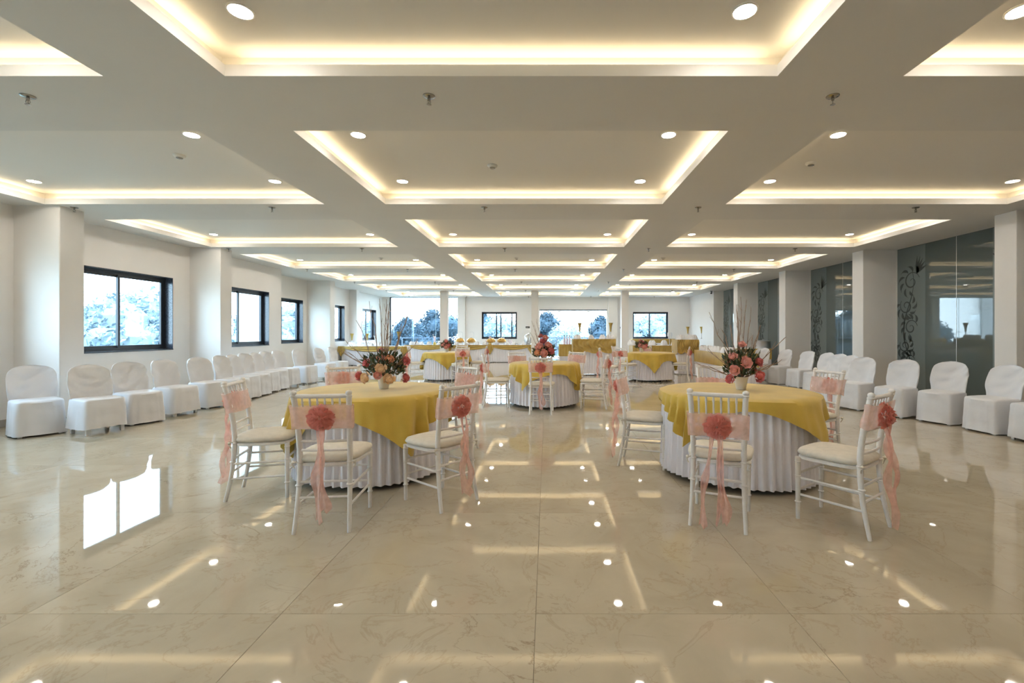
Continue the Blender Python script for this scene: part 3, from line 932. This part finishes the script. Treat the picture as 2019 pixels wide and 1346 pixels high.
# chairs
N1, N2, N3, N4, N5 = 'table with orange and pink flowers', 'table with coral pink flowers', 'the middle round table', 'the distant window-side table', 'the distant glass-side table'
def CH(x, y, rot, sash, where):
    chair_at(x, y, rot, sash, 'white spindle-back chair with cream cushion, ' + where, 'pink organza sash on chair ' + where)
CH(-1.47, 3.17, 5, 0, 'back to camera at ' + N1)
CH(-.835, 3.54, 51, 0, 'aisle side of ' + N1)
CH(-2.26, 3.70, -76, None, 'window side of ' + N1)
SASH[0].get((-2.26, 3.70, 0), R_(-76), 'pink organza sash on chair window side of ' + N1, 'sash', 'pink sashes on the spindle-back chairs')
CH(-2.17, 5.02, -140, 2, 'far window side of ' + N1)
CH(-1.06, 5.02, 139, 0, 'far aisle side of ' + N1)
CH(1.22, 3.20, -25, 1, 'back to camera at ' + N2)
CH(2.00, 3.12, 36, 2, 'near glass-wall side of ' + N2)
CH(.98, 4.50, -108, 2, 'aisle side of ' + N2)
CH(2.66, 4.62, 104, 0, 'far glass-wall side of ' + N2)
CH(1.93, 5.14, 172, 1, 'behind ' + N2)
CH(-.085, 7.38, -3, 0, 'back to camera at ' + N3)
CH(.80, 7.88, 78, 2, 'glass side of ' + N3)
CH(-.88, 8.02, -80, 1, 'window side of ' + N3)
CH(-.50, 8.98, -155, 0, 'far window side of ' + N3)
CH(.48, 8.98, 148, 2, 'far glass side of ' + N3)
CH(-2.28, 12.0, 25, 0, 'back to camera at ' + N4)
CH(-3.55, 12.5, -75, 1, 'window side of ' + N4)
CH(-1.95, 12.85, 95, 2, 'aisle side of ' + N4)
CH(-2.62, 13.6, 170, 0, 'behind ' + N4)
CH(2.12, 12.0, -50, 0, 'near aisle side of ' + N5)
CH(2.15, 12.95, -120, 1, 'far aisle side of ' + N5)
CH(3.58, 12.25, 72, 2, 'glass-wall side of ' + N5)
CH(2.95, 13.4, 178, 0, 'behind ' + N5)
CH(1.55, 11.2, -100, 2, 'standing alone in the aisle before the gold bar table')
tag(SASH[1].root)

# ------------------------------------------------------------------ flowers
def rose_mesh(m_, seed):
    rnd = random.Random(seed)
    q = MB()
    q.lathe([(.012, -.030), (.030, -.012), (.034, .006), (.022, .024), (.004, .030)], 10)
    for ri, (r0, r1, z0, z1, n_) in enumerate(((.006, .015, -.01, .040, 3), (.014, .030, -.016, .034, 4), (.022, .045, -.024, .022, 5), (.030, .058, -.030, .004, 6))):
        for k in range(n_):
            a0 = 2 * PI * k / n_ + ri * .8 + rnd.random() * .5; wd_ = 2 * PI / n_ * 1.0; sc_ = .78 + .34 * rnd.random()
            def fn(u, v, a0=a0, wd_=wd_, r0=r0, r1=r1, z0=z0, z1=z1):
                a = a0 + (u - .5) * wd_
                rr = (r0 + (r1 - r0) * (v ** .7)) * (sc_ + .06 * math.sin(7 * u + k))
                return (rr * math.cos(a), rr * math.sin(a), z0 + (z1 - z0) * math.sin(v * PI / 2) - .010 * (2 * u - 1) ** 2 * v)
            q.grid(fn, 4, 3)
    me = bpy.data.meshes.new('rose'); me.from_pydata(q.v, [], q.f); me.materials.append(m_)
    me.polygons.foreach_set('use_smooth', [True] * len(me.polygons)); me.update()
    return me
ROSE = {k: rose_mesh(m_, i) for i, (k, m_) in enumerate(M_ROSE.items())}
def leaf_add(q, p, d, ln, w, rnd):
    d = d.normalized(); u = d.cross(Vector((rnd.gauss(0, 1), rnd.gauss(0, 1), rnd.gauss(0, 1)))).normalized(); nrm = d.cross(u)
    a = p; b = p + d * ln * .45 + u * w / 2 + nrm * w * .15; c = p + d * ln - nrm * ln * .12; e = p + d * ln * .45 - u * w / 2 + nrm * w * .15
    mid = p + d * ln * .5
    q.add([a, b, c, e, mid], [(0, 1, 4), (1, 2, 4), (2, 3, 4), (3, 0, 4)])
def bouquet(name, loc, label, roses, twigs, fol, nleaf, pot=True, seed=0, group='flower arrangements on the round tables', leafs=1.0):
    """roses: (dx, dz, dy, kind, size); twigs: (dx_tip, dz_tip, dy); fol: centre z, half width, half height; all relative to the pot's foot"""
    rnd = random.Random(seed)
    r = empty(name, loc); tag(r, label, 'flowers', group)
    if pot:
        MB().lathe([(.040, 0), (.043, .004), (.056, .085), (.062, .112), (.064, .120), (.058, .122), (.052, .10)], 20).build('pot', M_POT, r, True)
    zf, hw, hh = fol
    q, q2 = MB(), MB()
    for i in range(nleaf):
        a = rnd.random() * 2 * PI; b = (rnd.random() ** .5)
        p = Vector((hw * b * math.cos(a), hw * .8 * b * math.sin(a), zf + hh * (rnd.random() * 2 - 1) * (1 - .4 * b)))
        d = (p - Vector((0, 0, zf - hh * 1.2))) + Vector((rnd.gauss(0, .08), rnd.gauss(0, .08), rnd.gauss(0, .08)))
        leaf_add(q if rnd.random() < .68 else q2, p, d, (.040 + .035 * rnd.random()) * leafs, .024 * leafs, rnd)
    for i in range(14):
        a = rnd.random() * 2 * PI
        q.tube([(0, 0, .06), (hw * .4 * math.cos(a), hw * .4 * math.sin(a), zf), (hw * .75 * math.cos(a), hw * .75 * math.sin(a), zf + hh * .5)], .003, 5)
    tag(q.build('foliage', M_LEAF, r), kind='stuff'); tag(q2.build('dry_foliage', M_LEAF2, r), kind='stuff')
    for i, (dx_, dz_, dy_, kd, sz) in enumerate(roses):
        dy_ = dy_ - (.05 if dy_ <= .02 else 0)
        o = link('rose', ROSE[kd], r, (dx_, dy_, dz_))
        v = Vector((dx_, dy_ - .06, max(.02, dz_ - zf + .05)))
        o.rotation_mode = 'QUATERNION'
        o.rotation_quaternion = Vector((0, 0, 1)).rotation_difference(v.normalized())
        o.scale = (sz * .86,) * 3
        if kd in ('cream', 'peach'): o['label'] = kd + ' coloured rose'
    for (dx_, dz_, dy_) in twigs:
        n_ = 7; b0 = Vector((dx_ * .06, dy_ * .06, .10)); tip = Vector((dx_, dy_, dz_))
        pts = []
        for k in range(n_):
            t = k / (n_ - 1)
            p = b0.lerp(tip, t); p += Vector((rnd.gauss(0, .008), rnd.gauss(0, .008), rnd.gauss(0, .006))) * (1 if 0 < k < n_ - 1 else 0)
            pts.append(p)
        q = MB().tube(pts, [.0058 - .0036 * k / (n_ - 1) for k in range(n_)], 5)
        for k in (3, 4, 5):
            d = (pts[k + 1] - pts[k]).normalized() + Vector((rnd.gauss(0, .35), rnd.gauss(0, .35), .1))
            q.tube([pts[k], pts[k] + d.normalized() * (.05 + .05 * rnd.random())], [.0024, .0012], 4)
        q.build('twig', M_TWIG, r)
    return r
def rel(u, v, px, Z):      # pixel offset at depth Z, relative to a pot standing at pixel column px on a table
    return ((u - px) * Z / F, CAMH - (v - VY) * Z / F - TH - .008)
Zl = 4.33
rl = [(728, 714, -.02, 'pink', .95), (754, 705, .0, 'blush', .9), (775, 707, -.04, 'peach', .95), (765, 724, -.14, 'cream', 1.05), (716, 738, -.05, 'pink', 1.0),
      (736, 741, -.14, 'cream', 1.1), (780, 744, -.13, 'cream', 1.1), (804, 742, -.02, 'pink', .95), (804, 709, .0, 'pink', .95), (747, 690, .06, 'blush', .8),
      (760, 735, -.16, 'blush', .8), (728, 728, .10, 'peach', .9), (790, 722, .10, 'blush', .9), (700, 742, .08, 'pink', .8)]
tw = [(762, 590, 0), (765, 594, .05), (724, 593, .05), (742, 587, .08), (702, 631, 0), (684, 669, -.05), (680, 689, -.08), (682, 694, .05), (804, 615, 0), (801, 618, .06),
      (786, 634, .1), (823, 667, .02), (768, 600, -.05), (772, 622, .1), (758, 612, .12), (812, 690, -.1)]
bouquet('flower_arrangement', ((757 - VX) * Zl / F, Zl, TH + .008), 'tall arrangement of orange, cream and pink roses with dry twigs in a cream pot',
        [(*rel(u, v, 757, Zl), dy, kd, s) for u, v, dy, kd, s in rl], [(*rel(u, v, 757, Zl), dy) for u, v, dy in tw], (.215, .175, .13), 420, True, 11, leafs=.95)
Zr = 4.26
rr_ = [(1458, 678, 0, 'blush', .85), (1440, 702, 0, 'blush', .9), (1457, 712, -.10, 'blush', 1.1), (1487, 711, -.05, 'pink', 1.0), (1438, 728, -.06, 'blush', .95), (1432, 745, -.02, 'pink', .9),
       (1480, 737, -.13, 'pink', 1.15), (1470, 726, .12, 'blush', .9), (1448, 720, .14, 'blush', .9), (1494, 730, .08, 'pink', .8)]
tw = [(1452, 600, 0), (1465, 584, .05), (1472, 590, 0), (1459, 608, .08), (1476, 604, -.05), (1398, 615, 0), (1428, 650, .05), (1446, 640, .08), (1500, 640, 0), (1550, 664, 0), (1536, 708, -.05),
      (1538, 715, .05), (1396, 686, .0), (1380, 722, -.06), (1372, 716, .05), (1502, 655, .05), (1494, 660, .1), (1525, 720, .1)]
bouquet('flower_arrangement', ((1461 - VX) * Zr / F, Zr, TH + .008), 'tall arrangement of coral pink roses with bare twigs in a cream pot',
        [(*rel(u, v, 1461, Zr), dy, kd, s) for u, v, dy, kd, s in rr_], [(*rel(u, v, 1461, Zr), dy) for u, v, dy in tw], (.235, .150, .15), 430, True, 12, leafs=.9)
Zm = 8.25
rm = [(1070, 672, 0, 'pink', 1.5), (1063, 683, -.08, 'blush', 1.7), (1080, 680, -.08, 'blush', 1.6), (1075, 665, 0, 'blush', 1.3), (1086, 690, -.1, 'pink', 1.4), (1060, 694, -.1, 'peach', 1.3), (1072, 695, -.14, 'blush', 1.4), (1066, 662, .05, 'pink', 1.2)]
tw = [(1048, 632, 0), (1053, 640, .05), (1045, 655, 0), (1040, 680, -.1), (1058, 628, .05), (1062, 640, 0), (1100, 670, 0)]
bouquet('flower_arrangement', ((1072 - VX) * Zm / F, Zm, TH + .008), 'pink rose bouquet with pale twigs leaning towards the column on the middle table',
        [(*rel(u, v, 1072, Zm), dy, kd, s) for u, v, dy, kd, s in rm], [(*rel(u, v, 1072, Zm), dy) for u, v, dy in tw], (.18, .17, .12), 500, True, 13, leafs=1.3)
for (tx, ty, lb, sd_) in ((TBL[0], TBL[1], 'small dark pink posy on the distant window-side table', 21), (TBR[0] - .25, TBR[1], 'small dark pink posy on the distant glass-side table', 22)):
    rs = [(.0, .26, 0, 'pink', 1.5), (-.07, .20, -.05, 'blush', 1.4), (.08, .19, -.05, 'pink', 1.4), (.02, .15, -.1, 'blush', 1.3), (-.03, .32, .03, 'blush', 1.2)]
    bouquet('flower_posy', (tx, ty, TH + .008), lb, rs, [], (.19, .15, .09), 260, True, sd_, leafs=1.4)

# ------------------------------------------------------------------ chairs under white covers
def covered_chair(seed, hem):
    rnd = random.Random(seed)
    r = empty('covered_chair')
    o1, o2 = rnd.random() * 50, rnd.random() * 50
    def wr(p, s=6.0): return noise.noise(Vector(p) * s + Vector((o1, o2, 0)))
    rings = []
    NT = 26
    for i in range(NT + 1):
        t = i / NT
        z = .40 + .47 * t
        yb = -.165 - .10 * t
        w = .196 + .032 * math.sin(PI * min(1, .08 + t * .85))
        if t > .66:
            k = (t - .66) / .34
            w *= max(.02, (1 - k ** 3.6)) ** .45
        th = .026 * (1 - .25 * t) * (1 if t < .93 else max(.15, (1 - t) / .07))
        n = 32; ring = []
        for j in range(n):
            a = 2 * PI * j / n; c, s = math.cos(a), math.sin(a)
            d = (abs(c) ** 3.2 + abs(s) ** 3.2) ** (-1 / 3.2)
            x = w * c * d; y = yb + th * s * d + .055 * (x / .22) ** 2
            if s > .2: y -= .012 * math.cos(PI * min(1, abs(x) / max(w, .01)) / 2)
            f_ = wr((x * 1.2, s * .1, z)) * .018 + (.0085 * math.sin(34 * (z - 1.6 * x * x * 3) + 9 * wr((x, 0, z), 2.5)) + .004 * math.sin(26 * z + 30 * x)) * (.35 + .65 * abs(wr((x, 7, z), 4)) * 2) * (1 if s > 0 else .4)
            ring.append((x * (1 + .01 * wr((x, y, z), 12)), y + f_, z + .004 * wr((x, 3, z), 9)))
        rings.append(ring)
    MB().rings(rings, True, True).build('back_cover', M_COVER, r, True)
    def sring(w, d, z, k, amp):
        n = 72; out = []
        for j in range(n):
            a = 2 * PI * j / n; c, s = math.cos(a), math.sin(a)
            q_ = (abs(c) ** 7 + abs(s) ** 7) ** (-1 / 7)
            x, y = w * c * q_, d * s * q_
            if k >= 3:
                pl = sum(math.exp(-((abs(abs(x) - w + .065)) / .012) ** 2) if s > .3 else 0 for _ in (0,)) * min(1, (k - 2) / 3)
                y -= .014 * pl * (1 if s > 0 else -1)
                sag = .010 * math.sin(9 * z / .1 * .35 + 3 * (x / w) ** 2 + o1) * (1 - (x / w) ** 2) if abs(s) > .55 else 0
                y += sag
            f_ = 1 + amp * (wr((c * .4, s * .4, z * .5), 5) + .5 * math.sin(11 * a + o1 + 2 * z) * .5)
            zz = z + (0 if k < 5 else .010 * wr((c, s, 1), 3) + .006 * math.sin(2 * a + o2))
            if k < 4: zz -= .016 * max(0, s) * (1 - 0) * .5
            out.append((x * f_, y * f_ + .012, zz))
        return out
    R2 = [sring(.10, .10, .452, 0, 0), sring(.19, .19, .450, 1, .004), sring(.208, .212, .442, 2, .006), sring(.216, .221, .425, 3, .008)]
    for i in range(1, 7):
        t = i / 6
        R2.append(sring(.216 + .020 * t, .221 + .018 * t, .425 - (.425 - hem) * t, 3 + i, .016 + .045 * t))
    MB().rings(R2, True, False).build('seat_cover', M_COVER, r, True)
    lm = None
    for sx in (-1, 1):
        for sy in (-1, 1):
            if lm is None:
                q = MB().rings([[(x * k, y * k, z) for x, y in ((-.022, -.022), (.022, -.022), (.022, .022), (-.022, .022))] for z, k in ((0, .75), (.02, .8), (.41, 1.0))])
                o_ = q.build('leg', M_PLASTIC, r); lm = o_.data
            else: o_ = link('leg', lm, r)
            o_.location = (sx * .175, .012 + sy * .175, 0)
    return Proto(r)
CC = [covered_chair(31, .020), covered_chair(32, .075), covered_chair(33, .028), covered_chair(34, .05)]
CORD = ['first', 'second', 'third', 'fourth', 'fifth', 'sixth', 'seventh', 'eighth', 'ninth', 'tenth', 'eleventh', 'twelfth', 'thirteenth', 'fourteenth']
LEFT = [(-6.52, 5.81, -120, 0), (-5.88, 5.95, -112, 1), (-5.90, 6.56, -108, 0), (-5.90, 7.22, -98, 3), (-5.88, 7.90, -102, 2), (-5.86, 8.45, -92, 0), (-5.97, 8.95, -88, 2),
        (-6.07, 9.44, -92, 0), (-6.16, 9.93, -90, 2), (-6.25, 10.42, -94, 0), (-6.28, 10.95, -96, 3), (-6.22, 11.70, -98, 2), (-6.22, 12.75, -100, 1), (-6.22, 13.55, -95, 0)]
for i, (x, y, rz, v) in enumerate(LEFT):
    CC[v].get((x, y, 0), R_(rz), 'white satin-covered chair, %s from the camera in the row along the windows' % CORD[i], 'covered chair', 'white covered chairs along the windows')
RIGHT = [(5.87, 5.36, 92, 2), (5.85, 5.95, 95, 0), (5.74, 6.60, 112, 0), (5.47, 7.12, 113, 2), (5.28, 7.78, 112, 2), (5.50, 8.50, 100, 0), (5.66, 9.10, 98, 2), (5.80, 9.70, 96, 0), (5.92, 10.62, 100, 3), (5.95, 11.62, 104, 0), (5.86, 12.60, 120, 2)]
for i, (x, y, rz, v) in enumerate(RIGHT):
    CC[v].get((x, y, 0), R_(rz), 'white satin-covered chair, %s from the camera in the row along the glass wall' % CORD[i], 'covered chair', 'white covered chairs along the glass wall')

# ------------------------------------------------------------------ buffet tables
def buffet(loc, rz, w, d, h, nm, swags=1, style='swag', seed=0, drop=.24):
    """front faces local -y; loc is the middle of the front edge on the floor"""
    rnd = random.Random(seed)
    a = math.radians(rz)
    t = empty('buffet_table', loc, a); tag(t, 'long buffet table hidden under cloths, ' + nm, 'table', 'buffet tables')
    MB().cbox(-w / 2 + .02, w / 2 - .02, .02, d - .02, h - .035, h - .008, .004).build('tabletop', M_WOODTOP, t)
    lm = None
    for sx in (-1, 1):
        for y in (.12, d - .12):
            if lm is None:
                o_ = MB().tube([(0, 0, 0), (0, 0, h - .035)], .015, 8).build('leg', M_DARKSTEEL, t, True); lm = o_.data
            else: o_ = link('leg', lm, t)
            o_.location = (sx * (w / 2 - .14), y, 0)
    # skirt with flat white top
    per = []
    def run(x0, y0, x1, y1, nx, ny):
        L = math.hypot(x1 - x0, y1 - y0); n = max(4, int(L / .018))
        for i in range(n): per.append((x0 + (x1 - x0) * i / n, y0 + (y1 - y0) * i / n, nx, ny))
    run(-w / 2, 0, w / 2, 0, 0, -1); run(w / 2, 0, w / 2, d, 1, 0); run(w / 2, d, -w / 2, d, 0, 1); run(-w / 2, d, -w / 2, 0, -1, 0)
    rings = []
    for z, am in ((h, 0), (h - .015, .3), (h - .12, .8), (h * .5, 1), (.03, 1.1)):
        rings.append([(x + nx * (.004 + .008 * am * math.sin(i * 1.55)), y + ny * (.004 + .008 * am * math.sin(i * 1.55)), z) for i, (x, y, nx, ny) in enumerate(per)])
    o = MB().rings(rings, True, False).build('table_skirt', M_SKIRT, None, True); o.location = loc; o.rotation_euler = (0, 0, a)
    tag(o, 'white cloth and pleated skirt on buffet table ' + nm, 'table skirt', 'white buffet table skirts')
    # gold drape
    g = empty('gold_swag', loc, a); tag(g, 'gold satin drape on buffet table ' + nm, 'drape', 'gold buffet drapes')
    if style == 'swag':
        sw = w / swags
        for k in range(swags):
            x0 = -w / 2 + sw * k
            def fn(u, v, x0=x0):
                dp = .07 + (drop - .07) * (1 - (2 * u - 1) ** 2)
                x = x0 + sw * u
                return (x, -.030 - .012 * math.sin(v * 16 + 2 * u) * (.3 + (1 - (2 * u - 1) ** 2)) - .02 * v, h + .004 - dp * v)
            MB().grid(fn, 20, 18).build('swag', M_GOLD2, g, True)
        for k in range(swags + 1):
            x0 = -w / 2 + sw * k
            def fn(u, v, x0=x0):
                hw = .11 + .05 * v
                return (x0 + (u - .5) * 2 * hw, -.055 - .018 * math.sin(u * 22), h + .008 - (.42 - .26 * abs(2 * u - 1)) * v)
            MB().grid(fn, 22, 8).build('cascade', M_GOLD2, g, True)
    elif style == 'ruched':
        def fn(u, v):
            sc_ = .06 * (1 - abs(math.sin(u * PI * 3)))
            return (-w / 2 - .03 + (w + .06) * u, -.062 - .018 * math.sin(u * 60 + 5 * math.sin(v * 5)) * (.4 + .6 * math.sin(PI * v)) - .02 * math.sin(v * 9 + u * 12), h + .004 - (drop + .08 - sc_) * v)
        MB().grid(fn, 110, 14).build('ruched_front', M_GOLD2, g, True)
        for s in (-1, 1):
            def fn2(u, v, s=s): return (s * (w / 2 + .03 + .012 * math.sin(u * 30)), -.06 + (d + .06) * u, h + .004 - (drop + .06 + .05 * math.sin(u * 5)) * v)
            MB().grid(fn2, 40, 6).build('side_drop', M_GOLD2, g, True)
    else:
        def fn(u, v): return (-w / 2 - .015 + (w + .03) * u, -.022 - .012 * math.sin(u * 75 * w) * v, h + .004 - drop * v)
        MB().grid(fn, int(90 * w), 5).build('front_drop', M_GOLD2, g, True)
        for s in (-1, 1):
            def fn2(u, v, s=s): return (s * (w / 2 + .015 + .010 * math.sin(u * 40) * v), -.02 + (d + .02) * u, h + .004 - drop * v)
            MB().grid(fn2, 36, 4).build('side_drop', M_GOLD2, g, True)
    return loc
BW = 1.82
BN = ['at the window end of the far buffet', 'second from the windows in the far buffet', 'third from the windows in the far buffet', 'by the middle column in the far buffet']
for k in range(4):
    buffet((-8.0 + BW * (k + .5) + .06 + (.20 if k == 0 else 0), 19.85 - (1.95 if k == 0 else 0), 0), 0, (2.48 if k == 0 else BW - .02), .75, .76, BN[k], 1, 'swag', 40 + k, .22)
buffet((1.45, 13.9, 0), 0, 1.24, .62, 1.10, 'in the tall bar before the glass doors', 1, 'ruched', 50, .36)
buffet((.62, 14.55, 0), 0, .42, .5, .92, 'small side stand beside the tall bar', 1, 'drop', 51, .38)
buffet((4.42, 18.3, 0), 0, 1.9, .75, .78, 'behind the distant glass-side round table', 1, 'drop', 52, .30)
buffet((4.85, 20.6, 0), 0, 1.9, .6, 1.02, 'high one under the far two-pane window', 1, 'drop', 53, .40)
buffet((4.32, 13.95, 0), 0, .60, .6, 1.08, 'narrow tall one at the corner', 1, 'ruched', 54, .36)
buffet((4.45, 12.35, 0), -90, 2.6, .70, .78, 'long one beside the covered chairs', 1, 'drop', 55, .34)
buffet((6.75, 14.6, 0), 0, .9, .6, .78, 'short one against the glass wall', 1, 'drop', 56, .34)

# things standing on the buffets
def trumpet(m_, h=.50, stem=True):
    r = empty('trumpet_vase')
    MB().lathe([(.055, 0), (.058, .008), (.030, .018), (.012, .04)], 14).build('foot', M_CRYSTAL, r, True)
    MB().lathe([(.012, .035), (.010, h * .35), (.014, h * .40), (.020, h * .45)], 12).build('stem', M_CRYSTAL, r, True)
    MB().lathe([(.018, h * .44), (.026, h * .6), (.042, h * .82), (.072, h), (.064, h), (.030, h * .8)], 16, cap1=False).build('cup', m_, r, True)
    return Proto(r)
PV_G, PV_W = trumpet(M_GOLDV), trumpet(M_PLASTIC, .42)
GV = 'trumpet vases on the buffets'
def on(u, Y, h): return ((u - VX) * Y / F, Y, h + .002)
PV_G.get(on(694, 18.35, .76), 0, 'gold trumpet vase nearest the window wall on the far buffet', 'vase', GV)
PV_G.get(on(724, 18.35, .76), 0, 'gold trumpet vase standing before the last window of the window wall', 'vase', GV)
PV_W.get(on(740, 18.35, .76), 0, 'white trumpet vase between two gold ones on the far buffet', 'vase', GV)
PV_G.get(on(786, 18.35, .76), 0, 'gold trumpet vase against the trees of the tall glazing', 'vase', GV, 1.15)
PV_G.get(on(1143, 14.2, 1.10), 0, 'gold trumpet vase on the tall bar before the glass doors', 'vase', GV)
PV_G.get(on(1204, 14.2, 1.10), 0, 'gold trumpet vase at the column end of the tall bar', 'vase', GV)
PV_G.get(on(1356, 14.2, 1.08), 0, 'gold trumpet vase on the narrow tall corner table', 'vase', GV, .8)
PV_G.get(on(1383, 20.9, 1.02), 0, 'gold trumpet vase against the pale wall by the far corner', 'vase', GV, 1.1)
for u, lb in ((857, 'pale pink candle glass on gold base before the tall glazing'), (966, 'pale pink candle glass on gold base beside the sliding far window')):
    r = empty('candle_stand', on(u, 20.1, .76))
    MB().lathe([(.07, 0), (.075, .03), (.06, .09), (.05, .12)], 14).build('base', M_GOLDV, r, True)
    MB().lathe([(.030, .115), (.034, .2), (.05, .38), (.044, .38), (.028, .2)], 14, cap1=False).build('glass_cup', M_PINKGLASS, r, True)
    tag(r, lb, 'candle holder', 'candle stands on the far buffet')
r = empty('candelabra', on(1320, 18.65, .78))
q = MB().lathe([(.06, 0), (.06, .012), (.016, .03), (.012, .26), (.02, .28)], 12)
for k in range(3):
    a = k * 2 * PI / 3
    q.tube([(0, 0, .26), (.06 * math.cos(a), .06 * math.sin(a), .28), (.08 * math.cos(a), .08 * math.sin(a), .36)], .008, 6)
q.build('stand', M_STEEL, r, True)
for k in range(3):
    a = k * 2 * PI / 3
    MB().lathe([(.03, 0), (.034, .02), (.03, .16), (.02, .16)], 12, (.08 * math.cos(a), .08 * math.sin(a), .36)).build('glass_cup', M_CRYSTAL, r, True)
tag(r, 'silver three-cup candelabra beside the far two-pane window', 'candle holder')
# chafing dishes with brass lids
cd = empty('chafing_dish')
MB().lathe([(.15, .10), (.20, .13), (.215, .17), (.215, .18)], 24).build('pan', M_BRASS, cd, True)
MB().lathe([(.225, .18), (.22, .20), (.18, .27), (.10, .32), (.02, .335)], 24).build('lid', M_BRASS, cd, True)
MB().lathe([(.012, .33), (.02, .345), (.02, .36), (.006, .37)], 10).build('lid_knob', M_STEEL, cd, True)
q = MB()
for k in range(4):
    a = PI / 4 + k * PI / 2
    q.tube([(.21 * math.cos(a), .21 * math.sin(a), .17), (.19 * math.cos(a), .19 * math.sin(a), .08), (.17 * math.cos(a), .17 * math.sin(a), 0)], .010, 6)
q.lathe([(.19, .06), (.195, .066), (.185, .07), (.18, .064)], 24, cap0=False, cap1=False).build('stand', M_STEEL, cd, True)
MB().tube(smoothpts([(.10, .20, .0), (.10, .20, .45), (.09, .19, .58), (.0, .16, .62), (-.08, .13, .60)], 3), .008, 6).build('lid_hook', M_STEEL, cd, True)
PC = Proto(cd)
for u, lb in ((907, 'first brass-lidded chafing dish from the tall glazing'), (929, 'second brass-lidded chafing dish from the tall glazing'), (968, 'brass-lidded chafing dish below the open half of the sliding window'), (989, 'brass-lidded chafing dish nearest the middle column')):
    PC.get(on(u, 20.2, .76), 0, lb, 'chafing dish', 'brass chafing dishes on the far buffet', .92)
r = empty('drinks_urn', on(1042, 20.25, .76))
MB().lathe([(.13, 0), (.14, .02), (.12, .05), (.17, .09), (.18, .16), (.18, .34), (.16, .40), (.08, .44)], 20).build('urn_body', M_STEEL, r, True)
MB().lathe([(.165, .40), (.12, .45), (.03, .48), (.02, .52), (.005, .53)], 18).build('lid', M_STEEL, r, True)
MB().tube([(0, -.17, .13), (0, -.24, .13), (0, -.25, .10)], .012, 8).build('tap', M_CHROME, r, True)
tag(r, 'steel drinks urn on the far buffet beside the middle column', 'urn')
r = empty('steel_pot', on(1505, 14.85, .78))
MB().lathe([(.20, 0), (.215, .01), (.215, .22), (.23, .235), (.225, .245), (.20, .23)], 24).build('pot_body', M_STEEL, r, True)
MB().lathe([(.22, .235), (.18, .26), (.05, .275), (.03, .30), (.005, .305)], 20).build('lid', M_STEEL, r, True)
tag(r, 'wide steel cooking pot on the table against the glass wall', 'pot')
# folded napkins, bowls, glasses
def napkin_proto(seed):
    rnd = random.Random(seed)
    q = MB()
    def fn(u, v):
        a = 2 * PI * u; rr = .105 * math.sin(PI * (.08 + .5 * v)) ** .6 * (1 + .22 * math.sin(7 * a + seed) * (1 - v) + .15 * math.sin(3 * a))
        return (rr * math.cos(a), rr * math.sin(a) * .9,   .115 * (1 - v) * (1 + .25 * math.sin(5 * a + seed)))
    q.grid(fn, 36, 8, wrap=True)
    top = len(q.v)
    q.f.append(tuple(range(36)))
    return Proto(q.build('folded_napkin', M_NAPKIN, None, True))
NP_ = [napkin_proto(i) for i in range(3)]
GN = 'folded white napkins on the buffets'
def naps(pts, where):
    for i, (u, Y, h, s) in enumerate(pts):
        NP_[i % 3].get(on(u, Y, h), i * 1.3, 'fluffy white napkin %s, %s from the window side' % (where, CORD[i]), 'napkin', GN, s)
naps([(u, 18.2, .76, 1.15) for u in (692, 701, 711, 719, 731, 743, 750)], 'at the window end of the far buffet')
naps([(u, 20.05, .76, 1.1) for u in (812, 821, 831, 846, 866)], 'before the tall glazing')
naps([(u, 20.0, .76, 1.0) for u in (900, 920, 942, 955, 1000, 1013, 1032)], 'among the chafing dishes')
naps([(u, 14.1, 1.10, .95) for u in (1138, 1165, 1188, 1200, 1210)], 'on the tall bar')
naps([(u, 18.6, .78, 1.5) for u in (1246, 1266, 1286, 1309, 1330, 1337)], 'on the table behind the round one')
naps([(u, 14.15, 1.08, 1.05) for u in (1341, 1350, 1360, 1369)], 'on the narrow tall corner table')
for i in range(7):
    y = 13.4 - .34 * i
    NP_[i % 3].get((4.62 + .05 * math.sin(i), y, .782), i, 'fluffy white napkin on the table beside the covered chairs, %s from its far end' % CORD[i], 'napkin', GN, 1.05)
bw = MB().lathe([(.045, 0), (.05, .006), (.085, .06), (.10, .085), (.094, .085), (.04, .012)], 18, cap1=False).build('serving_bowl', M_NAPKIN, None, True)
PB_ = Proto(bw)
for u, Y, h, lb in ((978, 20.05, .76, 'white serving bowl on the far buffet below the sliding window'), (1022, 20.0, .76, 'white serving bowl beside the steel urn'), (880, 20.1, .76, 'white serving bowl at the column by the tall glazing'),
                    (1256, 18.9, .78, 'white serving bowl beside the far glass-side column'), (1298, 18.95, .78, 'white serving bowl under the far two-pane window')):
    PB_.get(on(u, Y, h), 0, lb, 'bowl', 'serving bowls on the buffets')
bt = empty('bottle')
MB().lathe([(.034, 0), (.036, .006), (.036, .16), (.014, .21), (.013, .26)], 14).build('bottle_body', M_PINKGLASS, bt, True)
MB().lathe([(.015, .255), (.015, .285), (.010, .288)], 12).build('cap', M_DARKPL, bt, True)
PBt = Proto(bt)
for u, Y, h, lb in ((959, 20.3, .76, 'bottle beside the candle glass near the sliding window'), (982, 20.4, .76, 'bottle between the last two chafing dishes'), (1003, 20.2, .76, 'first small bottle right of the chafing dishes'),
                    (1008, 20.3, .76, 'second small bottle right of the chafing dishes'), (1113, 14.7, .92, 'bottle on the small stand, doors side'), (1118, 14.8, .92, 'bottle on the small stand, middle'), (1123, 14.7, .92, 'bottle on the small stand, bar side')):
    PBt.get(on(u, Y, h), 0, lb, 'bottle', 'bottles on the buffets')
